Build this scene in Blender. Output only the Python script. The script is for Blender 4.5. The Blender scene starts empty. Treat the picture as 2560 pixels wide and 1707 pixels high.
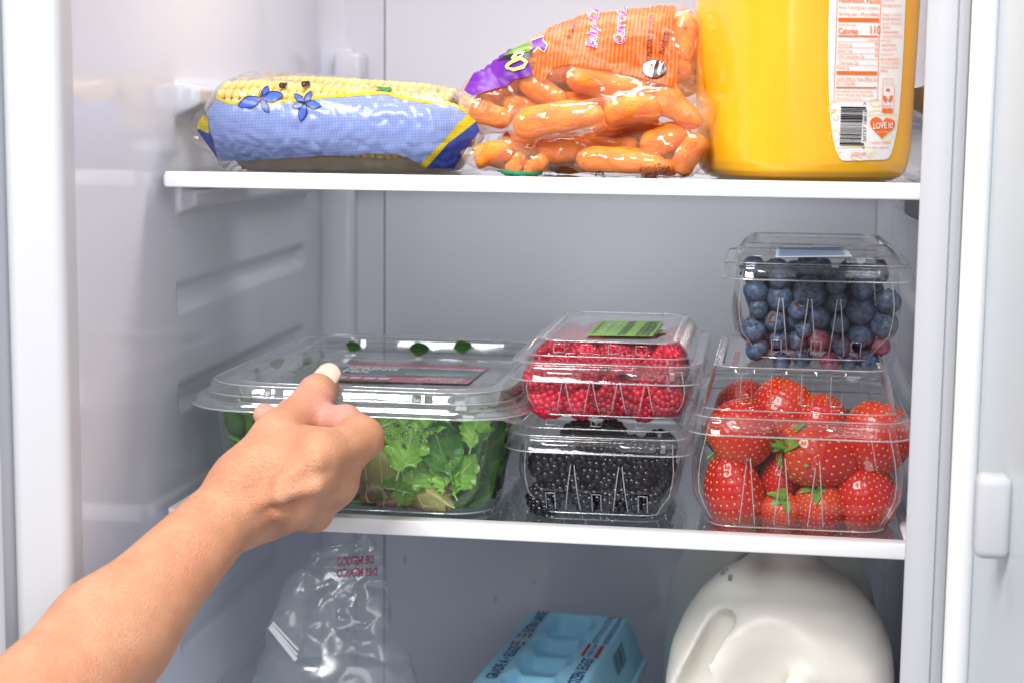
import bpy, bmesh, math, random
import numpy as np
from mathutils import Vector, Matrix, Euler, noise as mnoise
from mathutils.bvhtree import BVHTree

scene = bpy.context.scene
COL = scene.collection
# ------------------------------------------------------------------ camera
CAM = np.array([0.3869, -1.0443, 0.2539])
YAW, PITCH, ROLL, FPX = 0.15407, 0.12797, 0.01105, 4251.6
def cam_axes():
    cy, sy = math.cos(YAW), math.sin(YAW)
    f = np.array([-sy*math.cos(PITCH), cy*math.cos(PITCH), -math.sin(PITCH)])
    r = np.array([cy, sy, 0.0]); u = np.cross(r, f)
    c, s = math.cos(ROLL), math.sin(ROLL)
    return c*r+s*u, -s*r+c*u, f
_r, _u, _f = cam_axes()
cd = bpy.data.cameras.new('camera'); camo = bpy.data.objects.new('camera', cd); COL.objects.link(camo)
camo.matrix_world = Matrix(((_r[0], _u[0], -_f[0], CAM[0]), (_r[1], _u[1], -_f[1], CAM[1]), (_r[2], _u[2], -_f[2], CAM[2]), (0, 0, 0, 1)))
cd.sensor_fit = 'HORIZONTAL'; cd.sensor_width = 36.0; cd.lens = FPX*36/2560
cd.clip_start = 0.02; cd.clip_end = 50
cd.dof.use_dof = True; cd.dof.focus_distance = 1.07; cd.dof.aperture_fstop = 9.0
scene.camera = camo
def at(px, py, Y):
    """point on the vertical plane Y seen at pixel (px, py) of the 2560-wide photograph (survey helper)"""
    d = _f + (px-1280)/FPX*_r - (py-853.5)/FPX*_u
    return CAM + (Y-CAM[1])/d[1]*d
# ------------------------------------------------------------------ light
w = bpy.data.worlds.new('World'); scene.world = w; w.use_nodes = True
bg = w.node_tree.nodes['Background']; bg.inputs[0].default_value = (0.93, 0.95, 1.0, 1); bg.inputs[1].default_value = 0.32
def area(name, loc, target, size, power, color=(1, 1, 1), sizey=None):
    l = bpy.data.lights.new(name, 'AREA'); l.energy = power; l.color = color
    l.shape = 'RECTANGLE'; l.size = size; l.size_y = sizey or size
    o = bpy.data.objects.new(name, l); COL.objects.link(o); o.location = loc
    o.rotation_euler = (Vector(target)-Vector(loc)).to_track_quat('-Z', 'Y').to_euler()
    return o
area('key_softbox', (-0.22, -1.28, 1.28), (0.22, 0.10, 0.10), 0.72, 45, (1, 0.985, 0.97))
area('fill_softbox', (1.05, -1.75, 0.80), (0.25, 0.1, 0.05), 1.1, 15, (0.93, 0.96, 1))
area('cabinet_lamp', (0.24, 0.12, 0.545), (0.24, 0.14, 0.0), 0.24, 1.3, (1, 0.98, 0.95), 0.12)
vs = scene.view_settings
vs.view_transform = 'Standard'; vs.look = 'None'; vs.exposure = 0.0; vs.gamma = 1.0; vs.use_curve_mapping = False
cy = scene.cycles
cy.use_denoising = True
try: cy.denoiser = 'OPENIMAGEDENOISE'
except Exception: pass
cy.max_bounces = 10; cy.diffuse_bounces = 4; cy.glossy_bounces = 5; cy.transmission_bounces = 6
cy.transparent_max_bounces = 48; cy.caustics_reflective = False; cy.caustics_refractive = False
cy.sample_clamp_indirect = 6.0; cy.sample_clamp_direct = 0

# ------------------------------------------------------------------ helpers
RNG = random.Random(7)
def link(o, parent=None):
    COL.objects.link(o)
    if parent is not None: o.parent = parent
    return o
def tag(o, label, cat, group=None, kind=None):
    o['label'] = label
    if cat: o['category'] = cat
    if group: o['group'] = group
    if kind: o['kind'] = kind
    return o
def meshdata(name, V, F, mat, smooth=True, uv=None):
    me = bpy.data.meshes.new(name)
    me.from_pydata([tuple(map(float, v)) for v in V], [], [tuple(map(int, f)) for f in F])
    if smooth: me.polygons.foreach_set('use_smooth', [True]*len(me.polygons))
    for m in (mat if isinstance(mat, (list, tuple)) else [mat]): me.materials.append(m)
    me.update()
    return me
def mobj(name, V, F, mat, parent=None, smooth=True, loc=None, rot=None):
    o = bpy.data.objects.new(name, meshdata(name, V, F, mat, smooth)); link(o, parent)
    if loc is not None: o.location = loc
    if rot is not None: o.rotation_euler = rot
    return o
def dobj(name, me, parent=None, loc=None, rot=None, scale=None):
    o = bpy.data.objects.new(name, me); link(o, parent)
    if loc is not None: o.location = loc
    if rot is not None: o.rotation_euler = rot
    if scale is not None: o.scale = scale
    return o
def empty(name, loc=(0, 0, 0), rot=(0, 0, 0)):
    o = bpy.data.objects.new(name, None); link(o); o.location = loc; o.rotation_euler = rot; o.empty_display_size = 0.01
    return o
def sharp(o, ang=35):
    me = o.data
    try: me.set_sharp_from_angle(angle=math.radians(ang))
    except Exception: pass
    return o
def bm_to(bm, name, mat, parent=None, smooth=False):
    me = bpy.data.meshes.new(name); bm.to_mesh(me); bm.free()
    if smooth: me.polygons.foreach_set('use_smooth', [True]*len(me.polygons))
    me.materials.append(mat)
    o = bpy.data.objects.new(name, me); return link(o, parent)
def box(name, lo, hi, mat, parent=None, bevel=0.0, seg=3):
    bm = bmesh.new(); bmesh.ops.create_cube(bm, size=1)
    for v in bm.verts: v.co = Vector([(lo[i]+hi[i])/2+v.co[i]*(hi[i]-lo[i]) for i in range(3)])
    if bevel: bmesh.ops.bevel(bm, geom=bm.edges[:], offset=bevel, segments=seg, profile=0.5, affect='EDGES')
    o = bm_to(bm, name, mat, parent, smooth=bool(bevel))
    if bevel: sharp(o, 40)
    return o
def grid(nu, nv, closed_u=False, flip=False):
    F = []
    for i in range(nu if closed_u else nu-1):
        for j in range(nv-1):
            a, b, c, d = i*nv+j, ((i+1) % nu)*nv+j, ((i+1) % nu)*nv+j+1, i*nv+j+1
            F.append((a, d, c, b) if flip else (a, b, c, d))
    return F
def sstep(a, b, x):
    t = np.clip((np.asarray(x, float)-a)/(b-a), 0, 1); return t*t*(3-2*t)
def fbm(p, s, o=3): return mnoise.fractal(Vector((p[0]*s, p[1]*s, p[2]*s)), 0.8, 2.0, o)
def ridged(p, s):
    n = mnoise.noise(Vector((p[0]*s, p[1]*s, p[2]*s))); return 1-abs(n)*2
# smooth implicit solids on a numpy grid, surfaced with OpenVDB (part of Blender)
def implicit(fn, lo, hi, vox):
    import openvdb
    lo = np.array(lo, float); hi = np.array(hi, float)
    n = np.ceil((hi-lo)/vox).astype(int)+1
    ax = [lo[i]+np.arange(n[i])*vox for i in range(3)]
    G = np.stack(np.meshgrid(*ax, indexing='ij'), -1)
    D = fn(G).astype(np.float32)
    g = openvdb.FloatGrid(background=float(vox*50)); g.copyFromArray(D)
    g.transform = openvdb.createLinearTransform(voxelSize=vox)
    pts, tris, quads = g.convertToPolygons(isovalue=0.0, adaptivity=0.0)
    V = np.asarray(pts)+lo
    F = [tuple(q[::-1]) for q in quads]+[tuple(t[::-1]) for t in tris]
    return V, F
def relax(V, F, it=2, lam=0.5):
    V = np.array(V, float); n = len(V)
    E = np.array([(f[i], f[(i+1) % len(f)]) for f in F for i in range(len(f))])
    for _ in range(it):
        S = np.zeros_like(V); c = np.zeros(n)
        np.add.at(S, E[:, 0], V[E[:, 1]]); np.add.at(c, E[:, 0], 1)
        np.add.at(S, E[:, 1], V[E[:, 0]]); np.add.at(c, E[:, 1], 1)
        V = V+lam*(S/np.maximum(c, 1)[:, None]-V)
    return V
def normals(V, F):
    V = np.asarray(V); N = np.zeros_like(V)
    for f in F:
        n = np.cross(V[f[1]]-V[f[0]], V[f[-1]]-V[f[0]])
        for i in f: N[i] += n
    return N/np.maximum(np.linalg.norm(N, axis=1), 1e-12)[:, None]
def smin(a, b, k):
    h = np.clip(0.5+0.5*(b-a)/k, 0, 1); return b+(a-b)*h-k*h*(1-h)
def smax(a, b, k): return -smin(-a, -b, k)
def sd_cone(P, a, b, ra, rb):
    a = np.array(a, float); b = np.array(b, float); ba = b-a
    t = np.clip(((P-a)@ba)/(ba@ba), 0, 1)
    return np.linalg.norm(P-a-t[..., None]*ba, axis=-1)-(ra+(rb-ra)*t)
def sd_ell(P, c, r, M=None):
    d = P-np.array(c, float)
    if M is not None: d = d@np.array(M)
    r = np.array(r, float)
    k0 = np.linalg.norm(d/r, axis=-1); k1 = np.linalg.norm(d/(r*r), axis=-1)
    return k0*(k0-1)/np.maximum(k1, 1e-9)
# ------------------------------------------------------------------ materials
def mat_new(name):
    m = bpy.data.materials.new(name); m.use_nodes = True; nt = m.node_tree; nt.nodes.clear()
    out = nt.nodes.new('ShaderNodeOutputMaterial'); return m, nt, out
def N(nt, kind, **kw):
    n = nt.nodes.new(kind)
    for k, v in kw.items():
        if k.startswith('i_'): n.inputs[k[2:].replace('_', ' ')].default_value = v
        else: setattr(n, k, v)
    return n
def pbr(name, col, rough=0.5, col2=None, scale=40, bump=0.0, bscale=200, sss=0.0, sssr=(1, .3, .15), sssd=0.004, coat=0.0, spec=0.5, detail=4, lo=0.35, hi=0.65, rand=0.0, metal=0.0, coatr=.05):
    m, nt, out = mat_new(name)
    b = N(nt, 'ShaderNodeBsdfPrincipled'); nt.links.new(b.outputs[0], out.inputs[0])
    b.inputs['Roughness'].default_value = rough; b.inputs['Specular IOR Level'].default_value = spec
    b.inputs['Coat Weight'].default_value = coat; b.inputs['Coat Roughness'].default_value = coatr; b.inputs['Metallic'].default_value = metal
    tc = N(nt, 'ShaderNodeTexCoord')
    src = None
    if col2 is not None:
        nz = N(nt, 'ShaderNodeTexNoise'); nz.inputs['Scale'].default_value = scale; nz.inputs['Detail'].default_value = detail
        nt.links.new(tc.outputs['Object'], nz.inputs['Vector'])
        cr = N(nt, 'ShaderNodeValToRGB'); cr.color_ramp.elements[0].position = lo; cr.color_ramp.elements[1].position = hi
        cr.color_ramp.elements[0].color = (*col, 1); cr.color_ramp.elements[1].color = (*col2, 1)
        nt.links.new(nz.outputs[0], cr.inputs[0]); src = cr.outputs[0]
    else:
        b.inputs['Base Color'].default_value = (*col, 1)
    if rand:
        oi = N(nt, 'ShaderNodeObjectInfo'); hs = N(nt, 'ShaderNodeHueSaturation')
        mp = N(nt, 'ShaderNodeMapRange'); mp.inputs[3].default_value = 1-rand; mp.inputs[4].default_value = 1+rand
        nt.links.new(oi.outputs['Random'], mp.inputs[0]); nt.links.new(mp.outputs[0], hs.inputs['Value'])
        if src: nt.links.new(src, hs.inputs['Color'])
        else: hs.inputs['Color'].default_value = (*col, 1)
        src = hs.outputs[0]
    if src: nt.links.new(src, b.inputs['Base Color'])
    if bump:
        n2 = N(nt, 'ShaderNodeTexNoise'); n2.inputs['Scale'].default_value = bscale; n2.inputs['Detail'].default_value = 3
        nt.links.new(tc.outputs['Object'], n2.inputs['Vector'])
        bp = N(nt, 'ShaderNodeBump'); bp.inputs['Strength'].default_value = 1; bp.inputs['Distance'].default_value = bump
        nt.links.new(n2.outputs[0], bp.inputs['Height']); nt.links.new(bp.outputs[0], b.inputs['Normal'])
    if sss:
        b.inputs['Subsurface Weight'].default_value = sss; b.inputs['Subsurface Radius'].default_value = sssr; b.inputs['Subsurface Scale'].default_value = sssd
    return m
def clear_film(name, tint=(0.97, 0.975, 0.975), rough=0.06, f0=0.075, power=4.0, haze=0.02, bump=0.0, bscale=60, hazecol=(0.9, 0.92, 0.93), gain=1.0, edge=0.0):
    """thin clear plastic sheet: passes light straight through, reflects by angle, a little milky"""
    m, nt, out = mat_new(name)
    lw = N(nt, 'ShaderNodeLayerWeight'); lw.inputs[0].default_value = 0.5
    pw = N(nt, 'ShaderNodeMath', operation='POWER'); pw.inputs[1].default_value = power
    nt.links.new(lw.outputs['Facing'], pw.inputs[0])
    ma = N(nt, 'ShaderNodeMath', operation='MULTIPLY_ADD', use_clamp=True); ma.inputs[1].default_value = gain; ma.inputs[2].default_value = f0
    nt.links.new(pw.outputs[0], ma.inputs[0])
    tr = N(nt, 'ShaderNodeBsdfTransparent'); tr.inputs[0].default_value = (*tint, 1)
    gl = N(nt, 'ShaderNodeBsdfGlossy'); gl.inputs['Roughness'].default_value = rough; gl.inputs[0].default_value = (1, 1, 1, 1)
    df = N(nt, 'ShaderNodeBsdfDiffuse'); df.inputs[0].default_value = (*hazecol, 1)
    m1 = N(nt, 'ShaderNodeMixShader'); m1.inputs[0].default_value = haze
    if edge:
        p2 = N(nt, 'ShaderNodeMath', operation='POWER'); p2.inputs[1].default_value = 3.0; nt.links.new(lw.outputs['Facing'], p2.inputs[0])
        me = N(nt, 'ShaderNodeMath', operation='MULTIPLY_ADD', use_clamp=True); me.inputs[1].default_value = edge; me.inputs[2].default_value = haze
        nt.links.new(p2.outputs[0], me.inputs[0]); nt.links.new(me.outputs[0], m1.inputs[0])
    nt.links.new(tr.outputs[0], m1.inputs[1]); nt.links.new(df.outputs[0], m1.inputs[2])
    m2 = N(nt, 'ShaderNodeMixShader'); nt.links.new(ma.outputs[0], m2.inputs[0])
    nt.links.new(m1.outputs[0], m2.inputs[1]); nt.links.new(gl.outputs[0], m2.inputs[2]); nt.links.new(m2.outputs[0], out.inputs[0])
    if bump:
        tc = N(nt, 'ShaderNodeTexCoord'); nz = N(nt, 'ShaderNodeTexNoise'); nz.inputs['Scale'].default_value = bscale; nz.inputs['Detail'].default_value = 2
        nt.links.new(tc.outputs['Object'], nz.inputs['Vector'])
        bp = N(nt, 'ShaderNodeBump'); bp.inputs['Distance'].default_value = bump; nt.links.new(nz.outputs[0], bp.inputs['Height'])
        for n in (gl, lw): nt.links.new(bp.outputs[0], n.inputs['Normal'])
    return m
def ink(name, col, rough=0.35, alpha=1.0):
    m = pbr(name, col, rough, spec=0.4)
    if alpha < 1: m.node_tree.nodes['Principled BSDF'].inputs['Alpha'].default_value = alpha
    return m
M = {}
def liner_mat():
    m = pbr('liner_white', (0.70, 0.705, 0.785), 0.07, spec=0.55, bump=0.00003, bscale=500); nt = m.node_tree; b = nt.nodes['Principled BSDF']
    tc = N(nt, 'ShaderNodeTexCoord'); nz = N(nt, 'ShaderNodeTexNoise'); nz.inputs['Scale'].default_value = 9; nz.inputs['Detail'].default_value = 6; nz.inputs['Roughness'].default_value = .65; nt.links.new(tc.outputs['Object'], nz.inputs['Vector'])
    mr = N(nt, 'ShaderNodeMapRange'); mr.inputs[1].default_value = .35; mr.inputs[2].default_value = .75; mr.inputs[3].default_value = .045; mr.inputs[4].default_value = .20; nt.links.new(nz.outputs[0], mr.inputs[0]); nt.links.new(mr.outputs[0], b.inputs['Roughness'])
    # scattered scuffs: short upright marks with their own shape
    mp = N(nt, 'ShaderNodeMapping'); mp.inputs['Scale'].default_value = (60, 60, 17); nt.links.new(tc.outputs['Object'], mp.inputs[0])
    vo = N(nt, 'ShaderNodeTexVoronoi'); vo.inputs['Scale'].default_value = 1.0; nt.links.new(mp.outputs[0], vo.inputs['Vector'])
    ls = N(nt, 'ShaderNodeMath', operation='LESS_THAN'); ls.inputs[1].default_value = .075; nt.links.new(vo.outputs['Distance'], ls.inputs[0])
    gt = N(nt, 'ShaderNodeSeparateColor'); nt.links.new(vo.outputs['Color'], gt.inputs[0]); g2 = N(nt, 'ShaderNodeMath', operation='GREATER_THAN'); g2.inputs[1].default_value = .86; nt.links.new(gt.outputs[0], g2.inputs[0])
    ml = N(nt, 'ShaderNodeMath', operation='MULTIPLY'); nt.links.new(ls.outputs[0], ml.inputs[0]); nt.links.new(g2.outputs[0], ml.inputs[1])
    m2 = N(nt, 'ShaderNodeMath', operation='MULTIPLY'); m2.inputs[1].default_value = .45; nt.links.new(ml.outputs[0], m2.inputs[0])
    mx = N(nt, 'ShaderNodeMix', data_type='RGBA'); mx.inputs[6].default_value = (0.70, 0.705, 0.785, 1); mx.inputs[7].default_value = (.22, .22, .25, 1); nt.links.new(m2.outputs[0], mx.inputs[0]); nt.links.new(mx.outputs[2], b.inputs['Base Color'])
    return m
M['wall'] = liner_mat()
M['jamb'] = pbr('frame_white', (0.56, 0.565, 0.595), 0.35)
M['trim'] = pbr('trim_white', (0.86, 0.86, 0.87), 0.28)
M['door'] = pbr('door_white', (0.60, 0.65, 0.68), 0.35)
M['gasket'] = pbr('gasket_grey', (0.45, 0.47, 0.52), 0.6)
M['gap'] = pbr('seam_dark', (0.02, 0.02, 0.025), 0.8)
M['glass'] = clear_film('shelf_glass', (0.82, 0.85, 0.86), 0.015, 0.06, 4.0, 0.03, hazecol=(.5, .56, .57))
M['black'] = ink('ink_black', (0.012, 0.012, 0.014))
M['navy'] = ink('ink_navy', (0.012, 0.04, 0.20))
M['red'] = ink('ink_red', (0.50, 0.008, 0.02))
M['white'] = ink('ink_white', (0.85, 0.85, 0.85))
# ------------------------------------------------------------------ refrigerator cabinet
XL, XR, YB, ZB, ZT = -0.010, 0.482, 0.42, -0.272, 0.60
HS = 0.2193                                  # height of the upper shelf above the middle one
fridge = empty('refrigerator', (0.236, 0.42, ZB))
tag(fridge, 'white refrigerator cabinet with glossy moulded inner walls holding the food', 'refrigerator')
fridge.location = (0, 0, 0)
def side_wall(name, x0, sgn, y0, y1, ribs, grooves):
    ys = np.concatenate([np.arange(y0, 0.03, 0.008), np.arange(0.03, 0.075, 0.0015), np.arange(0.075, y1-0.02, 0.006), np.linspace(y1-0.02, y1, 10)])
    zs = np.arange(ZB, ZT, 0.0022)
    Y, Z = np.meshgrid(ys, zs, indexing='ij')
    h = np.zeros_like(Y)
    for (zc, hw, ya, yb, dep) in ribs:
        prof = sstep(-hw*1.0, -hw*0.15, Z-zc)*(1-sstep(hw-0.003, hw+0.0005, Z-zc))
        h = np.maximum(h, dep*prof*sstep(ya, ya+0.006, Y)*(1-sstep(yb-0.01, yb, Y)))
    for (zc, hw, ya, yb, dep) in grooves:
        zz = Z-zc-(Y-ya)*0.02
        prof = sstep(-hw, -hw*0.2, zz)*(1-sstep(hw-0.006, hw, zz))
        h = h-dep*prof*sstep(ya, ya+0.004, Y)*(1-sstep(yb-0.02, yb, Y))
    # rounded run-out into the back
    h = h+0.02*np.clip((Y-(y1-0.02))/0.02, 0, 1)**3
    V = np.stack([x0+sgn*h, Y, Z], -1).reshape(-1, 3)
    return mobj(name, V, grid(len(ys), len(zs), flip=sgn < 0), M['wall'], fridge)
side_wall('left_wall', XL, 1, -0.120, YB, [(0.266, 0.012, 0.043, 0.40, 0.016), (0.199, 0.010, 0.043, 0.36, 0.013)],
          [(0.134, 0.011, 0.043, 0.36, 0.005), (0.066, 0.011, 0.043, 0.36, 0.004), (-0.10, 0.012, 0.043, 0.30, 0.005), (-0.17, 0.012, 0.043, 0.36, 0.005)])
side_wall('right_wall', XR, -1, -0.06, YB, [(0.270, 0.011, 0.10, 0.36, 0.014), (0.200, 0.011, 0.10, 0.36, 0.013)], [(0.134, 0.011, 0.10, 0.36, 0.005), (0.066, 0.011, 0.10, 0.36, 0.004)])
# back: a centre panel standing 3 mm proud of the corner pieces, dark joint between them
def sheet(name, x0, x1, y, mat, z0=ZB, z1=ZT, bow=0.0):
    xs = np.linspace(x0, x1, 24); zs = np.linspace(z0, z1, 30)
    V = [(x, y+bow*math.sin(math.pi*(x-x0)/(x1-x0)), z) for x in xs for z in zs]
    return mobj(name, V, grid(24, 30), mat, fridge)
sheet('back_panel', 0.0462, 0.4682, YB-0.004, M['wall'], bow=-0.0008)
sheet('back_corner', XL-0.004, 0.0445, YB-0.0005, M['wall'])
sheet('back_corner', 0.4699, XR+0.004, YB-0.0005, M['wall'])
box('panel_joint', (0.0445, YB-0.0005, ZB), (0.0462, YB+0.003, ZT), M['gap'], fridge)
box('panel_joint', (0.4682, YB-0.0005, ZB), (0.4699, YB+0.003, ZT), M['gap'], fridge)
# moulded column and clip in the rear left corner
box('corner_column', (XL-0.002, YB-0.016, ZB), (0.020, YB+0.002, 0.318), M['wall'], fridge, 0.006)
box('corner_clip', (0.006, YB-0.030, 0.287), (0.030, YB+0.002, 0.312), M['wall'], fridge, 0.004)
box('corner_clip', (0.452, YB-0.035, 0.255), (0.478, YB+0.002, 0.278), M['wall'], fridge, 0.004)
box('cabinet_floor', (XL-0.01, -0.13, ZB-0.02), (XR+0.01, YB+0.01, ZB), M['wall'], fridge)
box('cabinet_ceiling', (XL-0.01, -0.13, ZT-0.004), (XR+0.01, YB+0.01, ZT+0.02), M['wall'], fridge)
box('lamp_cover', (0.10, 0.05, 0.556), (0.38, 0.19, ZT-0.004), M['trim'], fridge, 0.006)
# front frame: plan profiles swept upwards
def sweep(name, prof, mat, parent, z0=ZB-0.02, z1=ZT+0.02, lean=0.0):
    n = len(prof); zs = np.linspace(z0, z1, 12)
    V = [(x+lean*(z-0.1), y, z) for (x, y) in prof for z in zs]
    return mobj(name, V, grid(n, 12), mat, parent)
def arc(cx, cy, r, a0, a1, n=10): return [(cx+r*math.cos(math.radians(a0+(a1-a0)*i/n)), cy+r*math.sin(math.radians(a0+(a1-a0)*i/n))) for i in range(n+1)]
sweep('left_frame', [(XL, -0.120)]+arc(XL-0.008, -0.132, 0.008, 0, -75)+[(-0.042, -0.137), (-0.0435, -0.1375), (-0.0437, -0.10)], M['jamb'], fridge)
sweep('left_gasket', [(-0.0437, -0.128), (-0.0455, -0.128), (-0.0455, -0.15)], M['gasket'], fridge)
sweep('left_outer_frame', [(-0.0456, -0.12), (-0.0458, -0.139), (-0.060, -0.142), (-0.20, -0.145), (-0.20, -0.10)], M['jamb'], fridge)
sweep('right_frame', [(0.4785, 0.0), (0.4668, -0.048), (0.4662, -0.0505), (0.467, -0.052), (0.4885, -0.060), (0.489, -0.030)], M['jamb'], fridge)
sweep('right_bead', arc(0.4968, -0.058, 0.0078, 200, 350, 14)+[(0.506, -0.03)], M['trim'], fridge)
door = empty('door'); door.parent = fridge
sweep('door_liner', [(0.5035, -0.052), (0.5045, -0.075), (0.5065, -0.12), (0.515, -0.30), (0.530, -0.60), (0.60, -0.62), (0.60, -0.05)], M['door'], door)
box('door_lug', (0.4912, -0.170, 0.035), (0.5095, -0.152, 0.0785), M['jamb'], door, 0.0050, 4)
# ------------------------------------------------------------------ glass shelves
def shelf(z, label):
    t = empty('glass_shelf', (0, 0, z)); tag(t, label, 'shelf', 'glass shelves in the refrigerator')
    t.location = (0, 0, 0)
    box('glass_panel', (0.002, 0.009, z-0.004), (0.470, 0.395, z), M['glass'], t)
    box('front_trim', (0.0, -0.004, z-0.0088), (0.4735, 0.0088, z+0.0012), M['trim'], t, 0.0012)
    box('rear_trim', (0.0, 0.396, z-0.006), (0.472, 0.402, z+0.0008), M['trim'], t, 0.0015)
    box('side_rail', (-0.006, 0.010, z-0.0085), (0.0018, 0.40, z-0.001), M['trim'], t, 0.001)
    box('side_rail', (0.4705, 0.010, z-0.0085), (0.4775, 0.40, z-0.001), M['trim'], t, 0.001)
    return t
shelf(0.0, 'glass shelf with white front trim carrying the berry boxes and salad tub')
shelf(HS, 'glass shelf with white front trim under the corn, carrots and juice jug')
# ------------------------------------------------------------------ clear clamshell boxes
M['pet'] = clear_film('clear_pet', (0.97, 0.975, 0.975), 0.04, 0.040, 4.0, 0.004, bump=0.0003, bscale=45, edge=0.14, gain=0.9)
M['pet_edge'] = clear_film('clear_pet_edge', (0.80, 0.81, 0.82), 0.10, 0.22, 2.0, 0.26, gain=0.6, hazecol=(.92, .93, .95))  # whitish haze colour stands in for bright light along plastic edges
M['pet_rim'] = clear_film('clear_pet_rim', (0.94, 0.945, 0.945), 0.06, 0.08, 3.0, 0.03, bump=0.0002, bscale=80, edge=0.18, gain=0.8)
def ring_pts(hw, hd, r, ns, nc):
    P = []; r = min(r, hw*0.95, hd*0.95)
    def side(a, b, nm, ax):
        for i in range(ns):
            t = (i+0.0)/(ns); p = (a[0]+(b[0]-a[0])*t, a[1]+(b[1]-a[1])*t); P.append((p[0], p[1], nm, p[ax]))
    def corner(cx, cy, a0):
        for i in range(nc):
            a = math.radians(a0+90*i/nc); P.append((cx+r*math.cos(a), cy+r*math.sin(a), 'c', a0+90*i/nc))
    side((-hw+r, -hd), (hw-r, -hd), 'f', 0); corner(hw-r, -hd+r, -90)
    side((hw, -hd+r), (hw, hd-r), 'r', 1); corner(hw-r, hd-r, 0)
    side((hw-r, hd), (-hw+r, hd), 'b', 0); corner(-hw+r, hd-r, 90)
    side((-hw, hd-r), (-hw, -hd+r), 'l', 1); corner(-hw+r, -hd+r, 180)
    return P
NORM = {'f': (0, 1), 'b': (0, -1), 'r': (-1, 0), 'l': (1, 0)}
def shell(name, rings, mat, parent, mod=None, hole=None, cap=None, ns=72, nc=8):
    V = []; info = []
    for k, (z, hw, hd, r) in enumerate(rings):
        pts = ring_pts(hw, hd, r, ns, nc); info.append(pts)
        for (x, y, s, t) in pts:
            dz = 0.0
            if mod and s in NORM:
                m = mod(s, t, k, z)
                if m: x += NORM[s][0]*m; y += NORM[s][1]*m
            V.append((x, y, z+dz))
    n = len(info[0]); F = []
    for k in range(len(rings)-1):
        for i in range(n):
            j = (i+1) % n
            if hole and info[k][i][2] in NORM and hole(info[k][i][2], info[k][i][3], k): continue
            F.append((k*n+i, k*n+j, (k+1)*n+j, (k+1)*n+i))
    for c in ([cap] if isinstance(cap, int) else (cap or [])):
        c = c % len(rings); F.append(tuple(c*n+i for i in range(n)))
    o = mobj(name, V, F, mat, parent); sharp(o, 50); return o
def tube(name, pts, r, mat, parent, closed=False, n=5):
    pts = [np.array(p, float) for p in pts]; m = len(pts); V = []
    for i, p in enumerate(pts):
        a = pts[(i-1) % m] if closed else pts[max(0, i-1)]; b = pts[(i+1) % m] if closed else pts[min(m-1, i+1)]
        t = b-a; t /= np.linalg.norm(t)+1e-12; u = np.cross(t, (0.13, 0.21, 0.97)); u /= np.linalg.norm(u)+1e-9; w_ = np.cross(t, u)
        V += [p+r*(u*math.cos(2*math.pi*k/n)+w_*math.sin(2*math.pi*k/n)) for k in range(n)]
    F = [(i*n+k, i*n+(k+1) % n, ((i+1) % m)*n+(k+1) % n, ((i+1) % m)*n+k) for i in range(m if closed else m-1) for k in range(n)]
    return mobj(name, V, F, mat, parent)
def bead(name, z, hw, hd, r, rad, parent, mat=None, mod=None):
    P = [(x, y, z) for (x, y, s, t) in ring_pts(hw, hd, r, 16, 6)]
    return tube(name, P, rad, mat or M['pet_edge'], parent, True)
def interp_rings(prof, n):
    zs = [p[0] for p in prof]; L = [0]
    for a, b in zip(prof, prof[1:]): L.append(L[-1]+math.dist(a[:3], b[:3]))
    out = []
    for i in range(n):
        s = L[-1]*i/(n-1)
        out.append(tuple(float(np.interp(s, L, [p[c] for p in prof])) for c in range(4)))
    return out
def flute_mod(cent, ztop, zbot, wtop, wbot, depth, sides='fb'):
    def f(s, t, k, z):
        if s not in sides or z > ztop: return 0
        q = (ztop-z)/(ztop-zbot); wv = wtop+(wbot-wtop)*q; m = 0
        for c in cent:
            d = abs(t-c)
            if d < wv: m = max(m, depth*min(1, q*5+.15)*min(1, (wv-d)/(0.0013)))
        return m
    return f
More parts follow.
